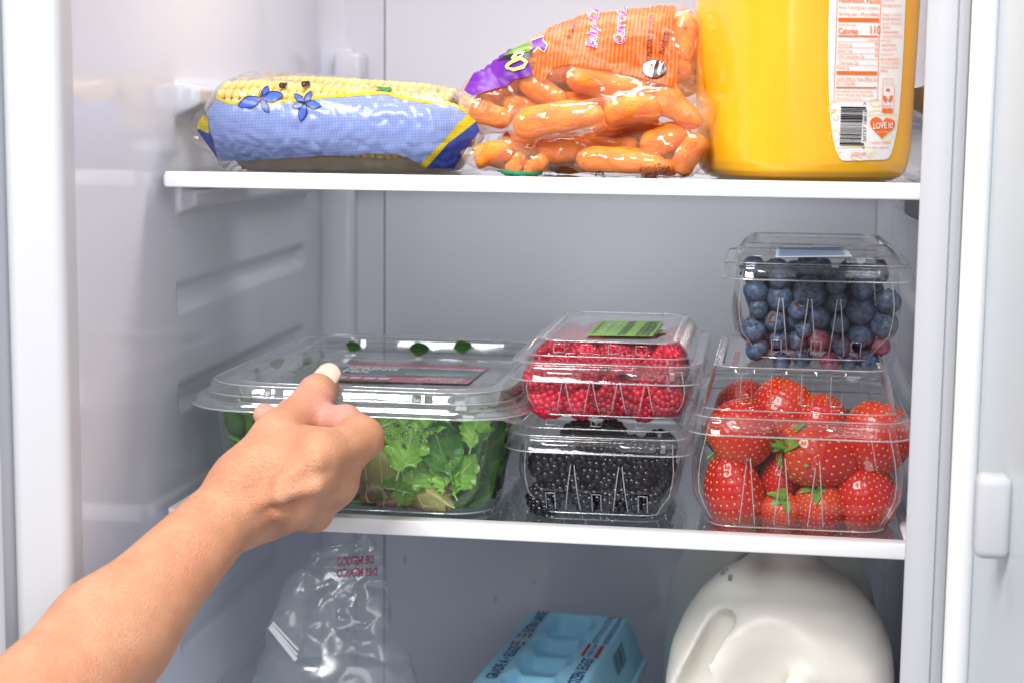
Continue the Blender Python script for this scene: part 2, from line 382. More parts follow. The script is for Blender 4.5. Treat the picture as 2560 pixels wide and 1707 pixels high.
def clamshell(label, loc, rot, W, D, zb, zf, zt, hwb, hdb, lid_in, flutes, slots, comb=0.006, belly=0.0, skirt=0.008, lowslots=None, group='clear plastic berry boxes'):
    """W, D flange half sizes; zb..zf tub, zf..zt lid; hwb, hdb base half sizes"""
    t = empty('berry_box', loc, (0, 0, rot)); tag(t, label, 'berry box', group)
    h = zf-zb; rc = 0.016
    tub_prof = [(0.0045, hwb-0.012, hdb-0.012, rc*.6), (0.0005, hwb-0.008, hdb-0.008, rc*.7), (0.0, hwb-0.004, hdb-0.004, rc*.8), (0.0018, hwb-0.0006, hdb-0.0006, rc), (0.004, hwb, hdb, rc),
                (h*0.30, hwb+(W-0.008-hwb)*0.45+belly, hdb+(D-0.008-hdb)*0.45+belly, rc), (h*0.55, hwb+(W-0.008-hwb)*0.68+belly, hdb+(D-0.008-hdb)*0.68+belly, rc), (h-0.003, W-0.009, D-0.009, rc), (h-0.001, W-0.0086, D-0.0086, rc)]
    rings = interp_rings(tub_prof, 34)
    fm = flute_mod(flutes, h*0.68, 0.004, 0.0010, 0.0048, 0.0045)
    sm = flute_mod([(-1+2*(i+.5)/9)*(D-0.03) for i in range(9)], h*0.62, 0.004, 0.001, 0.0045, 0.0035, 'lr')
    def lowhole(s, tt, k):
        z = rings[k][0]
        return lowslots and s in 'fb' and 0.003 < z < lowslots[1] and any(abs(tt-c) < lowslots[2] for c in lowslots[0])
    shell('tub', rings, M['pet'], t, lambda s, tt, k, z: fm(s, tt, k, z)+sm(s, tt, k, z), lowhole, cap=0)
    # rim of the tub, rolled
    shell('tub_rim', [(h-0.001, W-0.0086, D-0.0086, rc), (h, W-0.007, D-0.007, rc), (h, W-0.0025, D-0.0025, rc+.003), (h-0.0012, W-0.0012, D-0.0012, rc+.004), (h-0.004, W-0.0012, D-0.0012, rc+.004)], M['pet_rim'], t)
    # lid: skirt, flange, wall, top
    H = zt-zb; e = lid_in
    lp = [(h-skirt, W+0.0008, D+0.0008, rc+.005), (h-skirt+.0008, W, D, rc+.005), (h-0.0004, W-0.00055, D-0.00055, rc+.005), (h+0.0004, W-0.0006, D-0.0006, rc+.005), (h+0.0016, W-0.0018, D-0.0018, rc+.004), (h+0.0018, W-0.0055, D-0.0055, rc+.002), (h+0.0026, W-0.0072, D-0.0072, rc+.001),
          (h+0.0050, W-0.0078, D-0.0078, rc), (h+0.0056, W-0.0095, D-0.0095, rc), (h+0.0070, W-0.0105, D-0.0105, rc)]
    n0 = len(lp)
    for i in range(1, 8):
        q = i/8; lp.append((h+0.007+(H-h-0.0085)*q, W-0.0105-(e-0.0105)*q*0.7, D-0.0105-(e-0.0105)*q*0.7, rc))
    lp += [(H-0.0010, W-e*0.93, D-e*0.93, rc*.9), (H, W-e, D-e, rc*.85), (H, W-e-0.004, D-e-0.004, rc*.8), (H-0.0014, W-e-0.0055, D-e-0.0055, rc*.7), (H-0.0016, W-e-0.012, D-e-0.012, rc*.6)]
    def lmod(s, tt, k, z):
        if k < n0-1 or k > n0+9: return 0
        if s in 'lr' and comb:
            ph = (tt/comb) % 1.0
            return 0.0016*(0.5-0.5*math.cos(2*math.pi*ph))**2 if abs(tt) < D-e-0.008 else 0
        if s in 'fb' and slots:
            return -0.0012 if any(abs(tt-c) < 0.0042 for c in slots) is False and abs(tt) < W-e-0.006 else 0
        return 0
    def lhole(s, tt, k): return bool(slots) and s in 'fb' and n0+1 <= k <= n0+7 and any(abs(tt-c) < 0.0033 for c in slots)
    shell('lid', lp, M['pet'], t, lmod, lhole, cap=-1)
    # thick moulded edges, whitened in colour for the light they pipe
    bead('rim_edge', h-skirt, W+0.0008, D+0.0008, rc+.005, .0006, t); bead('rim_edge', h+0.0016, W-0.0014, D-0.0014, rc+.004, .00045, t)
    bead('lid_edge', h+0.0056, W-0.0090, D-0.0090, rc, .0004, t); bead('lid_edge', H-0.0002, W-e, D-e, rc*.85, .00055, t)
    bead('base_edge', 0.0014, hwb-0.0010, hdb-0.0010, rc, .0005, t)
    def wall(z):
        k = min(range(len(rings)), key=lambda q: abs(rings[q][0]-z) if q > 6 else 9); return rings[k][2]
    for c in flutes:
        for sg in (-1, 1):
            pts = []
            for q in np.linspace(0.02, 1, 9):
                z = h*0.68+(0.004-h*0.68)*q; pts.append((c+sg*(0.0010+0.0038*q), -wall(z)+.0006*0-.0004, z))
            tube('rib', pts, .00042, M['pet_edge'], t)
    if lowslots:
        for c in lowslots[0]:
            zt_ = lowslots[1]; pts = [(c-lowslots[2], -wall(.004)-.0003, .004), (c-lowslots[2], -wall(zt_)-.0003, zt_), (c+lowslots[2], -wall(zt_)-.0003, zt_), (c+lowslots[2], -wall(.004)-.0003, .004)]
            tube('slot_edge', pts, .0004, M['pet_edge'], t)
    for c in slots:
        pts = []
        for (dx, q) in ((-1, .12), (-1, .92), (1, .92), (1, .12), (-1, .12)):
            pts.append((c+dx*.0034, -(D-0.0105-(e-0.0105)*q*0.7)-.0004, h+0.007+(H-h-0.0085)*q))
        tube('slot_edge', pts, .00038, M['pet_edge'], t)
    for sg in (-1, 1):                                   # corner pleats of the tub
        for fb in (-1,):
            pts = [(sg*(rings[k][1]-rc*.30), fb*(rings[k][2]-rc*.30), rings[k][0]) for k in range(8, 33, 4)]
            tube('corner_pleat', pts, .00045, M['pet_edge'], t)
    for sg in (-1, 1):
        for tt in np.arange(-D+e+.014, D-e-.012, .0105):
            pts = [(sg*(W-.0098), tt, h+.0062), (sg*(W-.0098-(e-.0105)*.35), tt+.001, h+.007+(H-h-.0085)*.5), (sg*(W-e*.95), tt+.003, H-.0006), (sg*(W-e-.004), tt+.0042, H+.0002)]
            tube('lid_rib', pts, .00034, M['pet_edge'], t, n=4)
    # pressed snap buttons on the skirt
    for c in (-W*0.42, W*0.42):
        V = []; nu, nv = 14, 5
        for i in range(nu):
            for j in range(nv):
                u = -1+2*i/(nu-1); v = -1+2*j/(nv-1)
                V.append((c+u*0.012, -D-0.0006-0.0014*max(0, 1-u**6)*max(0, 1-v*v), h-skirt*0.5+v*0.0022*(1-0.35*u**6)))
        mobj('snap_button', V, grid(nu, nv), M['pet_rim'], t)
    return t
# ------------------------------------------------------------------ packing loose fruit
def pack(n, rad, lo, hi, taper, fixed=(), seed=1, it=500, grav=(0, 0.0, -0.00035)):
    """spheres settling in a box lo..hi whose side walls lean in by taper at the bottom; fixed = [(x,y,z,r)]"""
    rg = np.random.RandomState(seed); lo = np.array(lo, float); hi = np.array(hi, float)
    nf = len(fixed); R = np.concatenate([np.array([f[3] for f in fixed], float), rg.uniform(rad[0], rad[1], n)])
    P = np.concatenate([np.array([f[:3] for f in fixed], float).reshape(-1, 3), rg.uniform(lo+rad[1], hi-rad[1], (n, 3))])
    mov = np.arange(nf+n) >= nf; P0 = P.copy()
    for k in range(it):
        P[mov] += np.array(grav)*(1 if k < it*0.8 else 0)
        d = P[:, None]-P[None]; L = np.linalg.norm(d, axis=-1)+1e-9
        ov = np.maximum(0, R[:, None]+R[None]-L); np.fill_diagonal(ov, 0)
        push = (d/L[..., None]*ov[..., None]).sum(1)*0.35
        P[mov] += push[mov]
        q = np.clip((hi[2]-P[:, 2])/(hi[2]-lo[2]), 0, 1)*taper
        for a in (0, 1): P[:, a] = np.where(mov, np.clip(P[:, a], lo[a]+q+R, hi[a]-q-R), P[:, a])
        P[:, 2] = np.where(mov, np.clip(P[:, 2], lo[2]+R, hi[2]-R), P[:, 2])
    return P, R
def rrot(rg): return Euler((rg.uniform(0, 6.28), rg.uniform(0, 6.28), rg.uniform(0, 6.28)))
def toward(d, spin=0.0):
    """rotation taking +Z to direction d"""
    return (Vector(d).to_track_quat('Z', 'Y') @ Euler((0, 0, spin)).to_quaternion()).to_euler()
def ico(r=1.0, sub=1):
    bm = bmesh.new(); bmesh.ops.create_icosphere(bm, subdivisions=sub, radius=r)
    V = np.array([v.co[:] for v in bm.verts]); F = [tuple(v.index for v in f.verts) for f in bm.faces]; bm.free(); return V, F
# ---- blueberries
def blue_mat(name, deep, bloom, red):
    m, nt, out = mat_new(name); b = N(nt, 'ShaderNodeBsdfPrincipled'); nt.links.new(b.outputs[0], out.inputs[0])
    tc = N(nt, 'ShaderNodeTexCoord'); oi = N(nt, 'ShaderNodeObjectInfo')
    ad = N(nt, 'ShaderNodeVectorMath', operation='MULTIPLY_ADD'); ad.inputs[1].default_value = (1, 1, 1)
    nt.links.new(tc.outputs['Object'], ad.inputs[0])
    sc = N(nt, 'ShaderNodeVectorMath', operation='SCALE'); sc.inputs[0].default_value = (3, 5, 7); nt.links.new(oi.outputs['Random'], sc.inputs['Scale']); nt.links.new(sc.outputs[0], ad.inputs[2])
    nz = N(nt, 'ShaderNodeTexNoise'); nz.inputs['Scale'].default_value = 2.4; nz.inputs['Detail'].default_value = 8; nz.inputs['Roughness'].default_value = .68
    nt.links.new(ad.outputs[0], nz.inputs['Vector'])
    cr = N(nt, 'ShaderNodeValToRGB'); e = cr.color_ramp.elements; e[0].position = .30; e[0].color = (*deep, 1); e[1].position = .68; e[1].color = (*bloom, 1)
    nt.links.new(nz.outputs[0], cr.inputs[0])
    n2 = N(nt, 'ShaderNodeTexNoise'); n2.inputs['Scale'].default_value = .9; nt.links.new(ad.outputs[0], n2.inputs['Vector'])
    c2 = N(nt, 'ShaderNodeValToRGB'); c2.color_ramp.elements[0].position = .56; c2.color_ramp.elements[1].position = .72
    nt.links.new(n2.outputs[0], c2.inputs[0])
    mx = N(nt, 'ShaderNodeMix', data_type='RGBA'); mx.inputs[7].default_value = (*red, 1)
    nt.links.new(c2.outputs[0], mx.inputs[0]); nt.links.new(cr.outputs[0], mx.inputs[6]); nt.links.new(mx.outputs[2], b.inputs['Base Color'])
    b.inputs['Roughness'].default_value = .42; b.inputs['Specular IOR Level'].default_value = .45
    return m
M['blueberry'] = blue_mat('blueberry_skin', (0.010, 0.016, 0.042), (0.13, 0.19, 0.31), (0.022, 0.020, 0.055))
M['blueberry_pink'] = blue_mat('blueberry_unripe', (0.14, 0.018, 0.06), (0.42, 0.16, 0.24), (0.30, 0.03, 0.06))
M['calyx_brown'] = pbr('calyx_brown', (0.10, 0.04, 0.03), .8, (0.55, 0.20, 0.06), 6, lo=.45, hi=.7)
M['calyx_blue'] = pbr('calyx_blue', (0.012, 0.016, 0.03), .7, (0.15, 0.19, 0.27), 6)
def blueberry_mesh(seed, mat):
    rg = random.Random(seed); nu, nv = 40, 26; V = []
    for i in range(nu):
        a = 2*math.pi*i/nu
        star = 1+0.13*math.cos(5*a+rg.uniform(-.15, .15))
        for j in range(nv):
            th = math.pi*(1-j/(nv-1)) if j < nv else 0
            z = math.cos(th)*0.86; r = math.sin(th)
            rr = r
            if z > 0:
                q = r/0.40/star
                z -= 0.20*max(0, 1-q**2.2) if q < 1 else 0
                z += 0.07*math.exp(-((q-1.02)/0.16)**2)
            else: z += 0.10*math.exp(-(r/0.16)**2)
            V.append((rr*math.cos(a), rr*math.sin(a), z))
    return meshdata('blueberry', V, grid(nu, nv, True), mat)
def calyx_ring(seed, mat):
    rg = random.Random(seed); V = []; nu = 40
    for i in range(nu):
        a = 2*math.pi*i/nu; s = 1+0.13*math.cos(5*a); k = 0.5+.5*math.cos(5*a)
        for (r, z) in ((0.30, 0.80), (0.38, 0.86), (0.42+0.05*k, 0.90+0.06*k+rg.uniform(-.02, .02)), (0.47, 0.83), (0.44, 0.76)):
            V.append((r*s*math.cos(a), r*s*math.sin(a), z))
    return meshdata('calyx', V, grid(nu, 5, True), mat)
# ---- raspberries / blackberries
def drupe_mesh(name, mat, rows, R, L, dr, seed, hollow=True, flat=1.0):
    rg = random.Random(seed); bv, bf = ico(1.0, 2); V = []; F = []
    for k in range(rows):
        q = (k+0.5)/rows; th = 0.28+q*(math.pi-0.30) if not hollow else 0.62+q*(math.pi-0.68)
        rr = R*math.sin(th)**0.8; z = L*math.cos(th)
        n = max(1, int(round(2*math.pi*rr/(dr*1.72))))
        for i in range(n):
            a = 2*math.pi*(i+0.5*(k % 2)+rg.uniform(-.12, .12))/n; s = dr*rg.uniform(.9, 1.12)
            nrm = np.array([math.cos(a)*math.sin(th)/R, math.sin(a)*math.sin(th)/R, math.cos(th)/L]); nrm /= np.linalg.norm(nrm)
            c = np.array([rr*math.cos(a), rr*math.sin(a), z])-nrm*s*0.15
            o = len(V); V += [tuple(c+p*s) for p in bv]; F += [tuple(o+x for x in f) for f in bf]
    # core that closes the gaps, with a cup at the stem end
    nu, nv = 24, 14; o = len(V)
    for i in range(nu):
        a = 2*math.pi*i/nu
        for j in range(nv):
            if hollow:
                prof = [(0, -.1), (.28, -.05), (.42, .3), (.5, .7), (.62, .84), (.8, .7), (.92, .4), (.98, .1), (.95, -.25), (.86, -.5), (.7, -.72), (.5, -.86), (.25, -.96), (0, -1)][j]
            else:
                t = math.pi*j/(nv-1); prof = (math.sin(t), math.cos(t))
            V.append((prof[0]*R*.93*math.cos(a), prof[0]*R*.93*math.sin(a), prof[1]*L*.95))
    F += [tuple(o+x for x in f) for f in grid(nu, nv, True, flip=True)]
    return meshdata(name, V, F, mat)
M['raspberry'] = pbr('raspberry_flesh', (0.50, 0.006, 0.028), .34, (0.66, 0.030, 0.07), 120, sss=.25, sssr=(1, .12, .12), sssd=.002, spec=.5, rand=.30)
M['blackberry'] = pbr('blackberry_flesh', (0.006, 0.005, 0.009), .16, (0.014, 0.006, 0.015), 160, spec=.6, rand=.3)
M['blackberry_red'] = pbr('blackberry_reddish', (0.06, 0.008, 0.03), .2, (0.012, 0.005, 0.012), 160)
# ---- strawberries
def straw_mat():
    m, nt, out = mat_new('strawberry_skin'); b = N(nt, 'ShaderNodeBsdfPrincipled'); nt.links.new(b.outputs[0], out.inputs[0])
    tc = N(nt, 'ShaderNodeTexCoord'); sp = N(nt, 'ShaderNodeSeparateXYZ'); nt.links.new(tc.outputs['Generated'], sp.inputs[0])
    nz = N(nt, 'ShaderNodeTexNoise'); nz.inputs['Scale'].default_value = 5; nt.links.new(tc.outputs['Generated'], nz.inputs['Vector'])
    ma = N(nt, 'ShaderNodeMath', operation='MULTIPLY_ADD'); ma.inputs[1].default_value = .25; nt.links.new(nz.outputs[0], ma.inputs[0]); nt.links.new(sp.outputs[2], ma.inputs[2])
    cr = N(nt, 'ShaderNodeValToRGB'); e = cr.color_ramp.elements
    e[0].position = .75; e[0].color = (0.56, 0.007, 0.006, 1); e[1].position = 1.12 if False else 1.0; e[1].color = (0.60, 0.045, 0.016, 1)
    x = cr.color_ramp.elements.new(.2); x.color = (0.53, 0.006, 0.008, 1)
    nt.links.new(ma.outputs[0], cr.inputs[0]); nt.links.new(cr.outputs[0], b.inputs['Base Color'])
    b.inputs['Roughness'].default_value = .30; b.inputs['Subsurface Weight'].default_value = .2; b.inputs['Subsurface Radius'].default_value = (1, .15, .08); b.inputs['Subsurface Scale'].default_value = .003
    b.inputs['Coat Weight'].default_value = .25; b.inputs['Coat Roughness'].default_value = .12
    return m
M['strawberry'] = straw_mat()
M['seed'] = pbr('strawberry_seed', (0.80, 0.50, 0.07), .4, (0.62, 0.24, 0.03), 500)
M['cap_green'] = pbr('strawberry_cap', (0.10, 0.24, 0.025), .5, (0.22, 0.40, 0.06), 120, rand=.15)
def strawberry_meshes(seed, R, L, pt):
    """body along Z, stem end at +Z, tip at -Z; R max radius, L half length, pt pointedness"""
    rg = random.Random(seed); nu, nv = 84, 62
    def prof(t):     # t 0 stem..1 tip -> r,z
        th = math.pi*t
        r = math.sin(th)**0.72*(1-pt*t**1.3+0.12*math.sin(th)); z = math.cos(th)
        z -= 0.16*math.exp(-(t/0.07)**2)
        return R*r, L*z
    lob = [(rg.uniform(.02, .05), rg.randint(2, 3), rg.uniform(0, 6)) for _ in range(2)]
    def pos(a, t):
        r, z = prof(t); r *= 1+sum(A*math.cos(k*a+p) for A, k, p in lob)
        return np.array([r*math.cos(a), r*math.sin(a), z])
    seeds = []; rows = int(L*2/0.0036)
    for k in range(rows):
        t = 0.10+0.84*(k+.5)/rows; r, _ = prof(t); n = max(3, int(2*math.pi*r/0.0044))
        for i in range(n): seeds.append((2*math.pi*(i+.5*(k % 2)+rg.uniform(-.15, .15))/n, t+rg.uniform(-.008, .008)))
    SP = np.array([pos(a, t) for a, t in seeds])
    V = np.array([pos(2*math.pi*i/nu, j/(nv-1)) for i in range(nu) for j in range(nv)])
    F = grid(nu, nv, True, flip=False)
    Nn = normals(V, F)
    if (Nn*V).sum() < 0: F = [f[::-1] for f in F]; Nn = -Nn
    d = np.linalg.norm(V[:, None]-SP[None], axis=-1).min(1)
    V = V-Nn*(0.0008*np.exp(-(d/0.0012)**2))[:, None]+Nn*0.0002
    body = meshdata('strawberry_body', V, F, M['strawberry'])
    bv, bf = ico(1, 1); SV = []; SF = []
    for (a, t), p in zip(seeds, SP):
        n = pos(a, t)*np.array([1/R**2, 1/R**2, 1/L**2]); n /= np.linalg.norm(n)
        dn = pos(a, min(1, t+.02))-p; dn -= n*(dn@n); dn /= np.linalg.norm(dn)+1e-9; sd = np.cross(n, dn); o = len(SV)
        SV += [tuple(p-n*0.0003+n*q[2]*.0005+dn*q[0]*.00105+sd*q[1]*.00068) for q in bv]; SF += [tuple(o+x for x in f) for f in bf]
    seedm = meshdata('seeds', SV, SF, M['seed'])
    CV = []; CF = []; nl = 9
    for i in range(nl):
        a = 2*math.pi*i/nl+rg.uniform(-.2, .2); ln = R*rg.uniform(.55, .95); wd = R*.20; lift = rg.uniform(-.1, .9); o = len(CV)
        for k in range(7):
            q = k/6; wv = wd*math.sin(math.pi*(q*.86+.14))**.8
            rr = 0.0015+ln*q; z = L*0.86+ln*(lift*q-(.55+lift*.3)*q*q)
            for s in (-1, 0, 1): CV.append((rr*math.cos(a)-s*wv*math.sin(a), rr*math.sin(a)+s*wv*math.cos(a), z+(0 if s == 0 else .0009)))
        CF += [tuple(o+x for x in f) for f in grid(7, 3)]
    o = len(CV)
    for k in range(5):
        for i in range(6): a = math.pi*i/3; CV.append((.0012*math.cos(a)+.0015*k*k/16, .0012*math.sin(a), L*.82+k*.0022))
    CF += [(o+k*6+i, o+k*6+(i+1) % 6, o+k*6+6+(i+1) % 6, o+k*6+6+i) for k in range(4) for i in range(6)]
    cal = meshdata('calyx', CV, CF, M['cap_green'])
    return body, seedm, cal
SB = [strawberry_meshes(1, .0205, .0235, .30), strawberry_meshes(2, .0185, .0235, .42), strawberry_meshes(3, .022, .0245, .20)]
def strawberry(label, loc, axis, kind=0, s=1.0, cap=True, group=None, spin=0.0):
    """axis: direction of the stem end"""
    t = empty('strawberry', loc, toward(axis, spin)); t.scale = (s, s, s); tag(t, label, 'strawberry', group)
    b, se, ca = SB[kind]
    dobj('body', b, t); dobj('seeds', se, t)['kind'] = 'stuff'
    if cap: dobj('calyx', ca, t)
    return t
# ================================================================== strawberry box (bottom) and its fruit
SX, SY = 0.4035, 0.1010          # centre; front flange at y = 0.004
SW, SD = 0.0690, 0.0965
clamshell('clear clamshell box of large strawberries under the blueberry box', (SX, SY, 0.0006), 0, SW, SD, 0, 0.0712, 0.1030, 0.0565, 0.083, 0.0160,
          [-0.030, -0.0085, 0.0125], [-0.033, -0.014, 0.0045, 0.0225], belly=0.0065, skirt=0.009)
g = 'strawberries in the clear box'
def sb(px, py, Y, axis, kind, s, label, cap=True, spin=0.0, grp=None):
    p = at(1680+px/1.867, 560+py/1.867, Y); return strawberry(label, p, axis, kind, s, cap, grp, spin), (p[0], p[1], p[2], 0.021*s)
fx = []
fx.append(sb(285, 1235, .048, (.25, .15, -1), 1, 1.10, 'strawberry standing with its tip up in the front corner of the box', False)[1])
fx.append(sb(325, 975, .053, (-.75, -.2, -.55), 2, .95, 'orange shouldered strawberry under the lid with its green cap turned down', True)[1])
fx.append(sb(700, 1080, .048, (-1, -.28, .22), 1, 1.24, 'big strawberry lying on its side with a full green cap', True, .4)[1])
fx.append(sb(955, 1000, .053, (.25, .25, 1), 2, .98, 'broad strawberry hanging tip down against the plastic wall', False)[1])
fx.append(sb(900, 1270, .051, (.2, .35, -1), 2, .92, 'round strawberry pressed into the lower corner of the box', False)[1])
fx.append(sb(505, 1190, .062, (-.1, .3, -.9), 0, .72, 'small dark strawberry wedged below the big capped one', False)[1])
fx.append(sb(690, 1335, .045, (-.1, -.45, .95), 0, .80, 'strawberry on the box floor showing its green cap from above', True)[1])
fx.append(sb(505, 1350, .046, (.15, -.6, .8), 0, .64, 'smallest strawberry on the box floor with pale green cap', True)[1])
fx.append(sb(262, 1350, .049, (-.3, .4, .8), 0, .58, 'strawberry squeezed low in the corner under the tip up one', False)[1])
fx.append(sb(505, 880, .068, (.4, .3, .8), 0, .98, 'deep red strawberry at the top of the heap under the lid slots', False)[1])
fx.append(sb(690, 935, .062, (.1, .5, .8), 2, .80, 'strawberry peeping over the big capped one under the lid', False)[1])
P, R = pack(14, (.0165, .0190), (SX-.056, .026, .003), (SX+.056, .184, .094), .006, fx, 5, 400)
rg = random.Random(3)
for p in P[len(fx):]:
    if p[1] > .062: strawberry('strawberry in the heap at the rear of the clear box', p, (rg.uniform(-1, 1), rg.uniform(-1, 1), rg.uniform(-1, 1)), rg.randint(0, 2), .85, rg.random() < .5, g)
# ================================================================== blueberry box on top
BX, BY, BZ = 0.4125, 0.1035, 0.1040
clamshell('clear clamshell box of blueberries stacked on the strawberry box', (BX, BY, BZ), 0, .0600, .0700, 0, .0620, .0755, .0405, .0485, .0165,
          [-.022, -.004, .014], [-.026, 0.0, .026], belly=.0055, skirt=.0085, lowslots=([-.024, .001, .026], .014, .0030))
BBM = [blueberry_mesh(s, M['blueberry']) for s in (1, 2)]; BBP = blueberry_mesh(3, M['blueberry_pink'])
CAL = [calyx_ring(1, M['calyx_brown']), calyx_ring(2, M['calyx_blue'])]
def blueberry(p, r, axis, pink=False, brown=False, label=None, grp='blueberries in the clear box', flat=1.0):
    me = BBP if pink else BBM[rg.randint(0, 1)]
    t = dobj('blueberry', me, None, p, toward(axis, rg.uniform(0, 6))); t.scale = (r, r, r*flat)
    dobj('calyx', CAL[0 if brown else 1], t)
    tag(t, label or ('pinkish half ripe blueberry in the clear box' if pink else ('blueberry with an orange brown crown in the clear box' if brown else 'dusty dark blue blueberry pressed against the front of its box')), 'blueberry',
        'pinkish blueberries' if pink else ('brown crowned blueberries' if brown else grp))
FB = [(400, 620, 260), (430, 810, 205), (670, 690, 275), (620, 950, 225), (1000, 640, 340), (880, 820, 225), (1110, 910, 235), (945, 1045, 190), (1315, 735, 205), (1340, 985, 190), (1570, 840, 295), (1885, 740, 265), (1835, 990, 290),
      (1575, 1115, 265), (1375, 1245, 200), (370, 1050, 275), (420, 1265, 255), (665, 1160, 205), (1105, 1150, 230), (1805, 1235, 195), (1660, 1385, 225), (920, 1360, 205), (690, 1400, 200), (1230, 1410, 210), (1440, 1420, 180), (1590, 590, 240), (1300, 545, 210), (660, 480, 220)]
AX = {4: (.0, -1, .2), 3: (-.3, -1, .5), 5: (.1, -1, .7), 10: (0, 1, .3), 11: (.2, .9, .8), 12: (0, -1, .25), 15: (-.2, -.8, .9), 0: (.3, .4, 1)}
fxb = []
for i, (x, y, d) in enumerate(FB):
    r = d*.0575e-3/2*1.10; q = np.clip((y-450)/1000, 0, 1)
    Y = BY-.058+.0135*q**1.5+r*1.02
    p = at(1800+x/4.48, 590+y/4.48, Y); fxb.append((*p, r))
    blueberry(p, r, AX.get(i, (rg.uniform(-1, 1), rg.uniform(-.6, 1), rg.uniform(-1, 1))), i in (18, 19, 23), i in (3, 5, 22))
P, R = pack(125, (.0070, .0088), (BX-.0505, BY-.056, BZ+.003), (BX+.0505, BY+.058, BZ+.0665), .012, fxb, 8, 260)
for p, r in zip(P[len(fxb):], R[len(fxb):]):
    if not all(abs(np.linalg.norm(p-np.array(f[:3]))) > (r+f[3])*.72 for f in fxb): continue
    blueberry(p, r, (rg.uniform(-1, 1), rg.uniform(-1, 1), rg.uniform(-1, 1)), label='blueberry in the heap behind the front row of the clear box', grp='blueberries behind the front row')
# ================================================================== blackberry box and raspberry box
KX, KY = 0.2765, 0.1065
clamshell('clear clamshell box of blackberries under the raspberry box', (KX, KY, .0006), .012, .0610, .0885, 0, .0530, .0655, .0430, .071, .0165,
          [-.0165, .0145], [-.031, -.002, .027], belly=.0035, skirt=.0085, lowslots=([-.031, -.001, .029], .016, .0029))
BKM = [drupe_mesh('blackberry', M['blackberry'], 7, .0100, .0125, .0030, s, False) for s in (1, 2)]
bk_fix = []
for (x, y, r) in ((330, 1090, .0125), (440, 1060, .0115), (680, 1090, .0130), (560, 1010, .0115), (960, 1140, .0128), (860, 1050, .0120), (1030, 1040, .0105), (310, 1320, .0120), (460, 1190, .0115), (820, 1310, .0120), (640, 1290, .0118), (1010, 1300, .0118), (760, 1180, .0110)):
    q = np.clip((y-1000)/400, 0, 1); x = 690+(x-690)*.92; p = at(1230+x/2.613, 740+y/2.613, .0335+.006*q+r*.85); bk_fix.append((*p, r))
def drupe(name, p, r, meshes, label, group, base, red=False):
    o = dobj(name, meshes[rg.randint(0, len(meshes)-1)], None, p, rrot(rg)); s = r/base; o.scale = (s, s, s); tag(o, label, name, group)
for (x, y, z, r) in bk_fix: drupe('blackberry', (x, y, z), r, BKM, 'glossy black blackberry pressed against the front of its clear box', 'blackberries at the front of the box', .0122)
P, R = pack(26, (.0108, .0122), (KX-.048, .038, .003), (KX+.048, .176, .058), .006, bk_fix, 4, 300)
for p, r in zip(P[len(bk_fix):], R[len(bk_fix):]):
    if p[1] > .052: drupe('blackberry', p, r, BKM, 'glossy black blackberry deep inside the clear box', 'blackberries behind the front row', .0122)
PX, PY, PZ = 0.2805, 0.1130, 0.0668
clamshell('clear clamshell box of raspberries with a green lid sticker', (PX, PY, PZ), .010, .0620, .1010, 0, .0345, .0490, .0490, .087, .0165,
          [-.026, -.0085, .009, .0265], [-.030, -.0125, .0050, .0225], belly=.003, skirt=.0095)
RSM = [drupe_mesh('raspberry', M['raspberry'], 8, .0098, .0110, .00235, s, True) for s in (1, 2, 3)]
rs_fix = []
for (x, y, r) in ((320, 690, .0135), (520, 560, .0120), (560, 700, .0130), (700, 590, .0125), (880, 640, .0140), (1080, 600, .0145), (1040, 740, .0115), (270, 540, .0120), (760, 720, .0115), (1190, 680, .0120), (420, 500, .0110), (900, 490, .0110), (640, 470, .0110), (1150, 500, .0110), (300, 770, .0090)):
    q = np.clip((y-480)/320, 0, 1); x = 720+(x-720)*.88; p = at(1230+x/2.613, 740+y/2.613, .0225+.006*q+r*.80); p[2] = max(p[2], PZ+r*.8); rs_fix.append((*p, r))
for i, (x, y, z, r) in enumerate(rs_fix):
    o = dobj('raspberry', RSM[i % 3], None, (x, y, z), toward((-.3, -1, .35)) if i == 3 else rrot(rg)); s = r/.0118; o.scale = (s, s, s)
    tag(o, 'raspberry with its open hollow facing out of the box' if i == 3 else 'red raspberry pressed against the front of its clear box', 'raspberry', None if i == 3 else 'raspberries at the front of the box')
P, R = pack(58, (.0105, .0118), (PX-.050, .028, PZ+.002), (PX+.050, .196, PZ+.044), .004, rs_fix, 6, 300)
for p, r in zip(P[len(rs_fix):], R[len(rs_fix):]):
    if all(np.linalg.norm(p-np.array(f[:3])) > (r+f[3])*.6 for f in rs_fix): drupe('raspberry', p, r, RSM, 'red raspberry under the clear lid behind the front row', 'raspberries behind the front row', .0118)
# ------------------------------------------------------------------ salad tub and leaves
M['tubplastic'] = clear_film('tub_plastic', (0.955, 0.965, 0.96), 0.05, 0.06, 4.0, 0.02, bump=0.0008, bscale=35, edge=0.10, gain=.85, hazecol=(.8, .85, .84))
M['lidplastic'] = clear_film('lid_plastic', (0.90, 0.915, 0.915), 0.07, 0.11, 3.0, 0.06, bump=0.0006, bscale=30, edge=0.14, gain=.8, hazecol=(.75, .78, .80))
TX, TY = 0.1205, 0.1370
tub = empty('salad_tub', (TX, TY, 0.0006), (0, 0, -0.01)); tag(tub, 'clear plastic salad tub with lid held by the hand', 'tub')
TW, TD, TH = 0.1130, 0.1490, 0.0715; XW = .0055
pr = [(0.004, .072, .108, .03), (0.0006, .076, .112, .03), (0.0, .081, .117, .03), (0.002, .0845, .1215, .032), (0.006, .0865, .1240, .033), (TH*.5, .0915, .1300, .036), (TH-.006, .0950, .1345, .038), (TH-.004, .0965, .1360, .038), (TH, .0968, .1363, .038)]
